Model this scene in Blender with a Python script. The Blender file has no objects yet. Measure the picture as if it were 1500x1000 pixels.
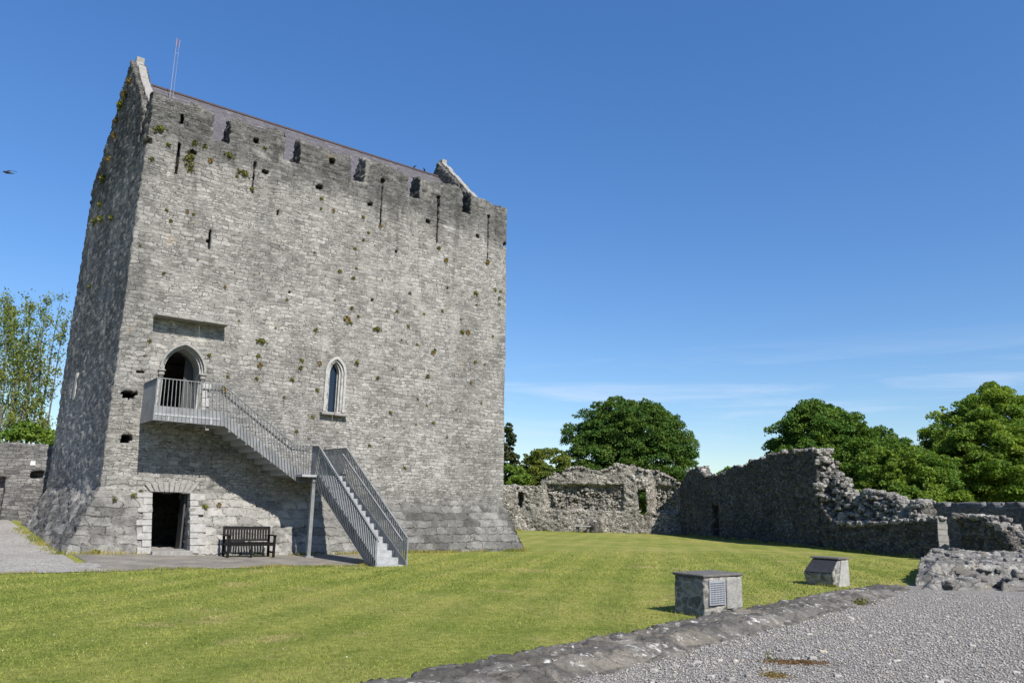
import bpy, math, random
import numpy as np
from mathutils import Vector, Matrix

random.seed(7)
RNG = np.random.default_rng(11)
SC = bpy.context.scene
COL = SC.collection

# ------------------------------------------------------------------ camera
F_PX, PITCH, ROLL, YAW = 1147.0, 0.2104, 0.0213, 0.6559
CAM = np.array([-4.687, -25.525, 1.6])
_fw = Vector((math.sin(YAW) * math.cos(PITCH), math.cos(YAW) * math.cos(PITCH), math.sin(PITCH)))
_rt = Vector((math.cos(YAW), -math.sin(YAW), 0))
_up = _rt.cross(_fw)
_R = _rt * math.cos(ROLL) + _up * math.sin(ROLL)
_U = -_rt * math.sin(ROLL) + _up * math.cos(ROLL)
cam = bpy.data.cameras.new("camera")
cam.sensor_fit = 'HORIZONTAL'
cam.sensor_width = 36.0
cam.lens = 36.0 * F_PX / 1500.0
cam.clip_start = 0.1
cam.clip_end = 3000.0
camo = bpy.data.objects.new("camera", cam)
COL.objects.link(camo)
camo.matrix_world = Matrix(((_R.x, _U.x, -_fw.x, CAM[0]), (_R.y, _U.y, -_fw.y, CAM[1]),
                            (_R.z, _U.z, -_fw.z, CAM[2]), (0, 0, 0, 1)))
SC.camera = camo

# ------------------------------------------------------------------ light
SUN_EL = math.radians(44.0)
SUN_AZ_X = 0.045                                    # the sun stands behind the camera, square to the tower front
SC.view_settings.view_transform = 'Standard'
SC.view_settings.look = 'None'
SC.view_settings.exposure = 0.72
SC.view_settings.gamma = 1.0
world = bpy.data.worlds.new("World")
SC.world = world
world.use_nodes = True
wt = world.node_tree
wn, wl = wt.nodes, wt.links
wn.clear()
sky = wn.new('ShaderNodeTexSky')
sky.sky_type = 'NISHITA'
sky.sun_disc = False
sky.sun_elevation = SUN_EL
sky.sun_rotation = math.radians(180.0)
sky.altitude = 0.0
sky.air_density = 1.0
sky.dust_density = 0.25
sky.ozone_density = 3.0
bg = wn.new('ShaderNodeBackground')
bg.inputs['Strength'].default_value = 0.086
wout = wn.new('ShaderNodeOutputWorld')
wtc = wn.new('ShaderNodeTexCoord')
# thin cirrus low in the sky: noise on the sky direction
sep = wn.new('ShaderNodeSeparateXYZ')
wl.new(wtc.outputs['Generated'], sep.inputs[0])
def wmath(op, a, b=None, clamp=False):
    n = wn.new('ShaderNodeMath'); n.operation = op; n.use_clamp = clamp
    for k, v in enumerate((a, b)):
        if v is None: continue
        if isinstance(v, (int, float)): n.inputs[k].default_value = v
        else: wl.new(v, n.inputs[k])
    return n.outputs[0]
mp = wn.new('ShaderNodeMapping')
mp.inputs['Scale'].default_value = (2.2, 2.2, 26.0)
mp.inputs['Rotation'].default_value = (math.radians(5), math.radians(-4), 0)
wl.new(wtc.outputs['Generated'], mp.inputs['Vector'])
nz = wn.new('ShaderNodeTexNoise')
nz.inputs['Scale'].default_value = 1.6
nz.inputs['Detail'].default_value = 7.0
nz.inputs['Roughness'].default_value = 0.62
nz.inputs['Distortion'].default_value = 0.6
wl.new(mp.outputs[0], nz.inputs['Vector'])
cl = wn.new('ShaderNodeMapRange')
cl.inputs['From Min'].default_value = 0.50
cl.inputs['From Max'].default_value = 0.80
wl.new(nz.outputs['Fac'], cl.inputs['Value'])
lo = wn.new('ShaderNodeMapRange'); lo.interpolation_type = 'SMOOTHSTEP'
lo.inputs['From Min'].default_value = 0.02; lo.inputs['From Max'].default_value = 0.11
wl.new(sep.outputs['Z'], lo.inputs['Value'])
hi = wn.new('ShaderNodeMapRange'); hi.interpolation_type = 'SMOOTHSTEP'
hi.inputs['From Min'].default_value = 0.22; hi.inputs['From Max'].default_value = 0.12
wl.new(sep.outputs['Z'], hi.inputs['Value'])
fac = wmath('MULTIPLY', wmath('MULTIPLY', cl.outputs[0], lo.outputs[0]), hi.outputs[0])
fac = wmath('MULTIPLY', fac, 0.62, True)
# a clear dry northern sky: deeper blue and a little brighter overhead
hsv = wn.new('ShaderNodeHueSaturation')
hsv.inputs['Saturation'].default_value = 1.24; hsv.inputs['Hue'].default_value = 0.507
ev = wn.new('ShaderNodeMapRange'); ev.inputs['From Min'].default_value = 0.05; ev.inputs['From Max'].default_value = 0.6
ev.inputs['To Min'].default_value = 0.98; ev.inputs['To Max'].default_value = 1.33
wl.new(sep.outputs['Z'], ev.inputs['Value']); wl.new(ev.outputs[0], hsv.inputs['Value'])
wl.new(sky.outputs[0], hsv.inputs['Color'])
mixc = wn.new('ShaderNodeMix'); mixc.data_type = 'RGBA'
mixc.inputs['B'].default_value = (5.2, 6.0, 7.4, 1)
wl.new(fac, mixc.inputs['Factor'])
wl.new(hsv.outputs[0], mixc.inputs['A'])
wl.new(mixc.outputs['Result'], bg.inputs['Color'])
wl.new(bg.outputs[0], wout.inputs['Surface'])

sun = bpy.data.lights.new("sun", 'SUN')
sun.energy = 5.0
sun.angle = math.radians(0.53)
sun.color = (1.0, 0.945, 0.865)
suno = bpy.data.objects.new("sun", sun)
COL.objects.link(suno)
_d = Vector((SUN_AZ_X, math.cos(SUN_EL), -math.sin(SUN_EL)))
suno.rotation_euler = _d.to_track_quat('-Z', 'Y').to_euler()
suno.location = (0, -40, 40)

# ------------------------------------------------------------------ numpy noise
def h3(c, seed):
    c = c.astype(np.int64)
    x = (c[..., 0] * 73856093) ^ (c[..., 1] * 19349663) ^ (c[..., 2] * 83492791) ^ (seed * 2654435761)
    x = x & 0xFFFFFFFF
    x = ((x ^ (x >> 16)) * 0x45d9f3b) & 0xFFFFFFFF
    x = ((x ^ (x >> 16)) * 0x45d9f3b) & 0xFFFFFFFF
    return ((x ^ (x >> 16)) & 0xFFFFFF) / float(0x1000000)

def vnoise(P, sc, seed=0):
    Q = np.asarray(P, float) * sc
    b = np.floor(Q); f = Q - b
    f = f * f * (3 - 2 * f)
    r = 0
    for i in (0, 1):
        for j in (0, 1):
            for k in (0, 1):
                w = (f[:, 0] if i else 1 - f[:, 0]) * (f[:, 1] if j else 1 - f[:, 1]) * (f[:, 2] if k else 1 - f[:, 2])
                r = r + w * h3(b + np.array([i, j, k]), seed)
    return r * 2 - 1

def fbm(P, sc, seed=0, n=3):
    r = 0; a = 1.0; t = 0
    for k in range(n):
        r = r + a * vnoise(P, np.asarray(sc) * (2.03 ** k), seed + k * 17); t += a; a *= 0.5
    return r / t

def cells(P, sc, seed=0):
    """nearest-stone pattern: distance to own centre, gap to the next stone, a number per stone"""
    Q = np.asarray(P, float) * np.asarray(sc)
    Q = Q + 0.25 * np.stack([vnoise(Q, 1.3, seed + 5), vnoise(Q, 1.3, seed + 6), vnoise(Q, 1.3, seed + 7)], 1)
    b = np.floor(Q)
    f1 = np.full(len(Q), 9.0); f2 = np.full(len(Q), 9.0); idn = np.zeros(len(Q))
    for i in (-1, 0, 1):
        for j in (-1, 0, 1):
            for k in (-1, 0, 1):
                c = b + np.array([i, j, k])
                pt = c + np.stack([h3(c, seed + 1), h3(c, seed + 2), h3(c, seed + 3)], 1) * 0.8 + 0.1
                d = np.sqrt(((Q - pt) ** 2).sum(1))
                m = d < f1
                f2 = np.where(m, f1, np.minimum(f2, d))
                idn = np.where(m, h3(c, seed + 4), idn)
                f1 = np.where(m, d, f1)
    return f1, f2 - f1, idn

# ------------------------------------------------------------------ mesh helpers
def mesh_np(name, V, Fq):
    V = np.asarray(V, np.float32); Fq = np.asarray(Fq, np.int32)
    n = Fq.shape[1]
    me = bpy.data.meshes.new(name)
    me.vertices.add(len(V)); me.vertices.foreach_set('co', V.ravel())
    me.loops.add(Fq.size); me.loops.foreach_set('vertex_index', Fq.ravel())
    me.polygons.add(len(Fq))
    me.polygons.foreach_set('loop_start', np.arange(0, Fq.size, n, dtype=np.int32))
    me.update(calc_edges=True)
    me.validate()
    return me

def link(name, me, mat=None, parent=None, loc=(0, 0, 0), rz=0.0, smooth=False):
    o = bpy.data.objects.new(name, me)
    COL.objects.link(o)
    o.location = loc
    o.rotation_euler = (0, 0, rz)
    if mat is not None and not me.materials:
        me.materials.append(mat)
    if parent is not None:
        o.parent = parent
    if smooth:
        me.polygons.foreach_set('use_smooth', np.ones(len(me.polygons), bool))
    return o

def tag(o, label=None, cat=None, group=None, kind=None):
    if label: o['label'] = label
    if cat: o['category'] = cat
    if group: o['group'] = group
    if kind: o['kind'] = kind
    return o

def thing(name, label, cat, loc=(0, 0, 0), rz=0.0, group=None):
    o = bpy.data.objects.new(name, None)
    COL.objects.link(o)
    o.location = loc; o.rotation_euler = (0, 0, rz)
    o.empty_display_size = 0.3
    return tag(o, label, cat, group, 'thing')

class MB:
    """collects hexahedra, tubes and polygons into one mesh"""
    def __init__(s): s.v = []; s.f = []
    def hexa(s, p):                      # 8 points: bottom ring 0-3, top ring 4-7 (ccw from above)
        b = len(s.v); s.v += [tuple(q) for q in p]
        for q in ((3, 2, 1, 0), (4, 5, 6, 7), (0, 1, 5, 4), (1, 2, 6, 5), (2, 3, 7, 6), (3, 0, 4, 7)):
            s.f.append(tuple(b + i for i in q))
    def box(s, x0, x1, y0, y1, z0, z1):
        s.hexa([(x0, y0, z0), (x1, y0, z0), (x1, y1, z0), (x0, y1, z0), (x0, y0, z1), (x1, y0, z1), (x1, y1, z1), (x0, y1, z1)])
    def bar(s, a, b, w, h, up=(0, 0, 1)):   # rectangular bar from a to b, w across, h along up
        a = Vector(a); b = Vector(b); d = (b - a).normalized()
        u = Vector(up)
        x = d.cross(u)
        if x.length < 1e-4: x = d.cross(Vector((1, 0, 0)))
        x.normalize(); y = x.cross(d)
        x *= w / 2; y *= h / 2
        s.hexa([a - x - y, a + x - y, a + x + y, a - x + y, b - x - y, b + x - y, b + x + y, b - x + y])
    def tube(s, pts, rad, n=8, cap=True):
        pts = [Vector(p) for p in pts]
        rings = []
        for i, p in enumerate(pts):
            d = (pts[min(i + 1, len(pts) - 1)] - pts[max(i - 1, 0)]).normalized()
            x = d.cross(Vector((0.3, 0.17, 1))); x.normalize(); y = d.cross(x)
            r = rad[i] if isinstance(rad, (list, tuple)) else rad
            b = len(s.v)
            s.v += [tuple(p + x * (r * math.cos(2 * math.pi * k / n)) + y * (r * math.sin(2 * math.pi * k / n))) for k in range(n)]
            rings.append(b)
        for a, b in zip(rings, rings[1:]):
            for k in range(n):
                s.f.append((a + k, a + (k + 1) % n, b + (k + 1) % n, b + k))
        if cap:
            s.f.append(tuple(rings[0] + k for k in reversed(range(n))))
            s.f.append(tuple(rings[-1] + k for k in range(n)))
    def poly(s, pts):
        b = len(s.v); s.v += [tuple(p) for p in pts]; s.f.append(tuple(range(b, b + len(pts))))
    def loft(s, rings, cap=True, closed=True):
        idx = []
        for r in rings:
            idx.append(len(s.v)); s.v += [tuple(p) for p in r]
        n = len(rings[0])
        for a, b in zip(idx, idx[1:]):
            for k in range(n if closed else n - 1):
                s.f.append((a + k, a + (k + 1) % n, b + (k + 1) % n, b + k))
        if cap:
            s.f.append(tuple(idx[0] + k for k in reversed(range(n))))
            s.f.append(tuple(idx[-1] + k for k in range(n)))
    def build(s, name, mat, parent=None, loc=(0, 0, 0), rz=0.0, bevel=0.0, smooth=False):
        me = bpy.data.meshes.new(name)
        me.from_pydata(s.v, [], s.f); me.update()
        import bmesh
        bm = bmesh.new(); bm.from_mesh(me)
        bmesh.ops.recalc_face_normals(bm, faces=bm.faces)
        if bevel > 0:
            es = [e for e in bm.edges if len(e.link_faces) == 2 and e.calc_face_angle(0) > 0.6]
            bmesh.ops.bevel(bm, geom=es, offset=bevel, segments=1, affect='EDGES', clamp_overlap=True)
        bm.to_mesh(me); bm.free()
        return link(name, me, mat, parent, loc, rz, smooth)

def lines(a, b, step, feats=()):
    """regular grid lines plus lines at the edges of openings"""
    r = np.linspace(a, b, max(2, int(round((b - a) / step)) + 1))
    fe = np.array(sorted(set(round(x, 4) for x in feats if a < x < b)))
    if len(fe):
        keep = np.array([np.min(np.abs(fe - x)) > step * 0.42 or x in (a, b) for x in r])
        r = np.unique(np.concatenate([r[keep], fe]))
    return r

def vox(xs, ys, zs, fill):
    """surface quads of the filled cells of a (non-uniform) grid"""
    nx, ny, nz_ = fill.shape
    P = np.pad(fill, 1)
    st = ((ny + 1) * (nz_ + 1), nz_ + 1, 1)
    quads = []
    for ax in range(3):
        a = np.take(P, range(0, P.shape[ax] - 1), ax); b = np.take(P, range(1, P.shape[ax]), ax)
        sl = [slice(1, -1)] * 3; sl[ax] = slice(None)
        a = a[tuple(sl)]; b = b[tuple(sl)]
        u, w = [(1, 2), (2, 0), (0, 1)][ax]
        for m, flip in ((a & ~b, False), (b & ~a, True)):
            I = np.argwhere(m)
            if not len(I): continue
            base = I @ np.array(st)
            q = np.stack([base, base + st[u], base + st[u] + st[w], base + st[w]], 1)
            quads.append(q[:, ::-1] if flip else q)
    Q = np.concatenate(quads)
    uq, inv = np.unique(Q, return_inverse=True)
    inv = inv.reshape(Q.shape)
    i = uq // st[0]; j = (uq % st[0]) // st[1]; k = uq % st[1]
    return np.stack([xs[i], ys[j], zs[k]], 1), inv

def vnormals(V, Q):
    d1 = V[Q[:, 2]] - V[Q[:, 0]]; d2 = V[Q[:, 3]] - V[Q[:, 1]]
    n = np.cross(d1, d2)
    N = np.zeros_like(V)
    for k in range(4): np.add.at(N, Q[:, k], n)
    return N / np.maximum(np.linalg.norm(N, axis=1, keepdims=True), 1e-9)

def relax(V, Q, it=1, f=0.5):
    for _ in range(it):
        S = np.zeros_like(V); C = np.zeros(len(V))
        for k in range(4):
            for m in (1, 3):
                np.add.at(S, Q[:, k], V[Q[:, (k + m) % 4]]); np.add.at(C, Q[:, k], 1)
        V = V * (1 - f) + f * S / C[:, None]
    return V

def rubble(V, Q, sc, amp, gap=0.22, rnd=0.5, seed=0, jit=0.0):
    N = vnormals(V, Q)
    f1, e, idn = cells(V, sc, seed)
    d = amp * (np.clip(e / gap, 0, 1) - 1) + amp * rnd * (idn - 0.5) * 2
    V = V + N * d[:, None]
    if jit: V = V + jit * np.stack([fbm(V, 1.1, seed + 31), fbm(V, 1.1, seed + 32), fbm(V, 1.1, seed + 33)], 1)
    return V

# ------------------------------------------------------------------ materials
ALB = 0.77          # overall reflectance of every surface in the place
class NT:
    def __init__(s, name, rough=0.9, spec=0.2):
        s.m = bpy.data.materials.new(name); s.m.use_nodes = True
        s.t = s.m.node_tree; s.n = s.t.nodes; s.l = s.t.links
        s.b = s.n['Principled BSDF']
        s.b.inputs['Roughness'].default_value = rough
        s.b.inputs['Specular IOR Level'].default_value = spec
        s.tc = s.n.new('ShaderNodeTexCoord')
        s.obj = s.tc.outputs['Object']
    def set(s, sock, v):
        if isinstance(v, bpy.types.NodeSocket): s.l.new(v, sock)
        else: sock.default_value = v
    def map(s, vec, scale=(1, 1, 1), loc=(0, 0, 0), rot=(0, 0, 0)):
        n = s.n.new('ShaderNodeMapping'); s.l.new(vec, n.inputs[0])
        n.inputs['Scale'].default_value = scale; n.inputs['Location'].default_value = loc; n.inputs['Rotation'].default_value = rot
        return n.outputs[0]
    def noise(s, vec, scale, detail=4, rough=0.55, dist=0.0, out='Fac'):
        n = s.n.new('ShaderNodeTexNoise'); s.l.new(vec, n.inputs['Vector'])
        n.inputs['Scale'].default_value = scale; n.inputs['Detail'].default_value = detail
        n.inputs['Roughness'].default_value = rough; n.inputs['Distortion'].default_value = dist
        return n.outputs[out]
    def vor(s, vec, scale, feat='F1', out='Color', rnd=1.0):
        n = s.n.new('ShaderNodeTexVoronoi'); n.feature = feat; s.l.new(vec, n.inputs['Vector'])
        n.inputs['Scale'].default_value = scale; n.inputs['Randomness'].default_value = rnd
        return n.outputs[out]
    def mr(s, v, a, b, c=0.0, d=1.0, smooth=True):
        n = s.n.new('ShaderNodeMapRange'); n.interpolation_type = 'SMOOTHSTEP' if smooth else 'LINEAR'
        s.l.new(v, n.inputs['Value'])
        for k, x in zip(('From Min', 'From Max', 'To Min', 'To Max'), (a, b, c, d)): n.inputs[k].default_value = x
        return n.outputs[0]
    def math(s, op, a, b=0.0, clamp=False):
        n = s.n.new('ShaderNodeMath'); n.operation = op; n.use_clamp = clamp
        s.set(n.inputs[0], a); s.set(n.inputs[1], b)
        return n.outputs[0]
    def mix(s, f, a, b, mode='MIX'):
        n = s.n.new('ShaderNodeMix'); n.data_type = 'RGBA'; n.blend_type = mode
        s.set(n.inputs['Factor'], f)
        for k, v in (('A', a), ('B', b)):
            if isinstance(v, (tuple, list)): v = tuple(v) + ((1,) if len(v) == 3 else ())
            s.set(n.inputs[k], v)
        return n.outputs['Result']
    def ramp(s, v, stops):
        n = s.n.new('ShaderNodeValToRGB'); s.l.new(v, n.inputs[0])
        e = n.color_ramp.elements
        while len(e) < len(stops): e.new(0.5)
        for k, (p, c) in enumerate(stops):
            e[k].position = p; e[k].color = tuple(c) + (1,)
        return n.outputs[0]
    def sepc(s, c):
        n = s.n.new('ShaderNodeSeparateColor'); s.l.new(c, n.inputs[0]); return n.outputs
    def sepx(s, c):
        n = s.n.new('ShaderNodeSeparateXYZ'); s.l.new(c, n.inputs[0]); return n.outputs
    def vadd(s, a, b, k=1.0):
        m = s.n.new('ShaderNodeVectorMath'); m.operation = 'MULTIPLY_ADD'
        s.l.new(b, m.inputs[0]); m.inputs[1].default_value = (k, k, k); s.l.new(a, m.inputs[2])
        return m.outputs[0]
    def bump(s, h, dist, strength=1.0, prev=None):
        n = s.n.new('ShaderNodeBump'); s.l.new(h, n.inputs['Height'])
        n.inputs['Distance'].default_value = dist; n.inputs['Strength'].default_value = strength
        if prev is not None: s.l.new(prev, n.inputs['Normal'])
        return n.outputs[0]
    def done(s, col, normal=None, rough=None):
        s.set(s.b.inputs['Base Color'], tuple(c * ALB for c in col) + (1,) if isinstance(col, tuple) else s.mix(1.0, col, (ALB, ALB, ALB), 'MULTIPLY'))
        if normal is not None: s.l.new(normal, s.b.inputs['Normal'])
        if rough is not None: s.set(s.b.inputs['Roughness'], rough)
        return s.m

def stone(name, dark, mid, light, scale=(2.4, 2.4, 6.0), mortar=(0.36, 0.34, 0.30), openj=0.5, bump=0.05,
          lichen=0.35, stain=None, patch=0.35, pits=0.6, jw=0.11, big=None, jb=0.45, grain=0.5, gs=1.8, gsc=6.0, gb=0.8, warm=(0.42, 0.36, 0.27), warmth=0.25):
    m = NT(name, 0.92, 0.15)
    p = m.obj
    dn = m.noise(p, 2.6, 3, 0.6, out='Color')
    q = m.map(m.vadd(p, dn, 0.10), scale)
    q2 = m.map(m.vadd(p, dn, 0.12), tuple(c * 1.9 for c in scale), (3.1, 1.7, 0.4))
    c1 = m.vor(q, 1.0); e1 = m.vor(q, 1.0, 'DISTANCE_TO_EDGE', 'Distance')
    c2 = m.vor(q2, 1.0); e2 = m.vor(q2, 1.0, 'DISTANCE_TO_EDGE', 'Distance')
    sw = m.mr(m.noise(p, 0.9, 3), 0.46, 0.56)
    cc = m.sepc(m.mix(sw, c1, c2))
    edge = m.math('ADD', m.math('MULTIPLY', e1, m.math('SUBTRACT', 1.0, sw)), m.math('MULTIPLY', e2, sw))
    if big:                                   # larger, open-jointed stones below a height
        q3 = m.map(m.vadd(p, dn, 0.14), (1.7, 1.7, 4.0), (0.7, 0.2, 0.9))
        c3 = m.sepc(m.vor(q3, 1.0)); e3 = m.vor(q3, 1.0, 'DISTANCE_TO_EDGE', 'Distance')
        bz = m.mr(m.math('ADD', m.sepx(p)[2], m.math('MULTIPLY', m.noise(p, 0.8, 3), 1.2)), big + .75, big + .45)
        edge = m.math('ADD', m.math('MULTIPLY', edge, m.math('SUBTRACT', 1.0, bz)), m.math('MULTIPLY', e3, bz))
        cc = [m.math('ADD', m.math('MULTIPLY', cc[k], m.math('SUBTRACT', 1.0, bz)), m.math('MULTIPLY', c3[k], bz)) for k in range(3)]
    base = m.ramp(cc[0], [(0.0, dark), (0.45, mid), (1.0, light)])
    base = m.mix(m.math('MULTIPLY', m.mr(cc[1], 0.72, 0.95), warmth), base, warm)
    fine = m.noise(p, 22, 5, 0.7)
    base = m.mix(m.mr(fine, 0.3, 0.75), m.mix(1.0, base, (0.72, 0.72, 0.73), 'MULTIPLY'), m.mix(1.0, base, (1.22, 1.21, 1.19), 'MULTIPLY'))
    gr = m.noise(m.map(m.vadd(p, dn, 0.06), (1.0, 1.0, gs)), gsc, 8, 0.78)
    base = m.mix(m.math('MULTIPLY', m.mr(gr, 0.50, 0.36), grain), base, m.mix(1.0, base, (0.40, 0.40, 0.40), 'MULTIPLY'))
    base = m.mix(m.math('MULTIPLY', m.mr(gr, 0.54, 0.70), grain), base, m.mix(1.0, base, (1.30, 1.29, 1.27), 'MULTIPLY'))
    jn = m.noise(p, 3.2, 4, 0.6)
    jmask = m.mr(edge, jw, jw * .25)
    jcol = m.mix(m.mr(jn, 0.62 - 0.3 * openj, 0.72 - 0.3 * openj), mortar, (0.07, 0.066, 0.058))
    base = m.mix(m.math('MULTIPLY', jmask, 0.92), base, jcol)
    pt = m.noise(p, 0.55, 5, 0.6)
    base = m.mix(m.math('MULTIPLY', m.mr(pt, 0.60, 0.38), patch), base, m.mix(1.0, base, (0.50, 0.50, 0.50), 'MULTIPLY'))
    ln = m.noise(p, 5.0, 6, 0.72)
    base = m.mix(m.math('MULTIPLY', m.mr(ln, 0.56, 0.68), lichen), base, (0.58, 0.57, 0.53))
    dn2 = m.noise(p, 7.5, 5, 0.7)
    base = m.mix(m.math('MULTIPLY', m.mr(dn2, 0.60, 0.70), 0.5), base, (0.10, 0.098, 0.09))
    pit = m.noise(m.map(m.vadd(p, dn, 0.1), (1.0, 1.0, 2.3)), 6.5, 4, 0.62)
    pitm = m.mr(pit, 0.655, 0.70)
    base = m.mix(m.math('MULTIPLY', pitm, pits), base, (0.05, 0.048, 0.042))
    if stain: base = stain(m, base)
    h = m.math('ADD', m.math('MULTIPLY', m.mr(edge, 0.0, 0.20), jb), m.math('MULTIPLY', fine, 0.45))
    h = m.math('ADD', h, m.math('MULTIPLY', gr, gb))
    h = m.math('ADD', h, m.math('MULTIPLY', cc[2], 0.35))
    h = m.math('ADD', h, m.math('MULTIPLY', m.noise(p, 6.0, 3), 0.5))
    h = m.math('SUBTRACT', h, m.math('MULTIPLY', pitm, 0.9))
    return m.done(base, m.bump(h, bump, 0.9))

def tower_stain(m, base):
    x, y, z = m.sepx(m.obj)[:3]
    n1 = m.noise(m.map(m.obj, (1.0, 1.0, 0.45)), 0.9, 5, 0.65)
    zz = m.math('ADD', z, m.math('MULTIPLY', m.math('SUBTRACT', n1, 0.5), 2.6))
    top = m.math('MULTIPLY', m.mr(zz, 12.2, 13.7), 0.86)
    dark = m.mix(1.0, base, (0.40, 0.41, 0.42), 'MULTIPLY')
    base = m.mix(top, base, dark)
    # black algae on the battered foot, away from the swept and limewashed door side
    low = m.math('MULTIPLY', m.mr(zz, 2.2, 1.5), m.mr(x, 6.0, 8.5, 0.12, 0.80))
    low = m.math('MULTIPLY', low, m.mr(m.noise(m.obj, 1.1, 5, 0.7), 0.30, 0.55, 0.35, 1.0))
    cor = m.math('MULTIPLY', m.math('MULTIPLY', m.mr(x, 1.9, 0.3), m.mr(z, 2.0, 1.5)), m.mr(m.noise(m.obj, 1.6, 5, 0.7), 0.35, 0.6, 0.15, 0.75))
    base = m.mix(cor, base, dark)
    base = m.mix(low, base, dark)
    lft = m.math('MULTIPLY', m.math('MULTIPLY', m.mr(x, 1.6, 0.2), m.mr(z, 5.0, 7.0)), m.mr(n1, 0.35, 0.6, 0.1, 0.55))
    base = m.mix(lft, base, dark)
    # ochre and rusty lichen patches
    n2 = m.noise(m.obj, 1.3, 4, 0.6)
    base = m.mix(m.math('MULTIPLY', m.mr(n2, 0.64, 0.74), 0.35), base, (0.36, 0.26, 0.16))
    st = m.noise(m.map(m.obj, (1.3, 1.3, 0.10)), 1.5, 5, 0.65)
    run = m.math('MULTIPLY', m.mr(st, 0.54, 0.66), m.mr(z, 6.5, 12.5, 0.10, 0.62))
    base = m.mix(run, base, m.mix(1.0, base, (0.55, 0.55, 0.56), 'MULTIPLY'))
    lime = m.noise(m.map(m.obj, (1.0, 1.0, 0.7)), 0.55, 6, 0.7)
    base = m.mix(m.math('MULTIPLY', m.mr(lime, 0.54, 0.66), 0.40), base, (0.50, 0.485, 0.45))
    base = m.mix(1.0, base, (1.01, 1.0, 0.98), 'MULTIPLY')
    n3 = m.noise(m.obj, 2.4, 5, 0.7)
    return m.mix(m.math('MULTIPLY', m.mr(n3, 0.66, 0.73), 0.30), base, (0.20, 0.19, 0.07))

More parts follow.
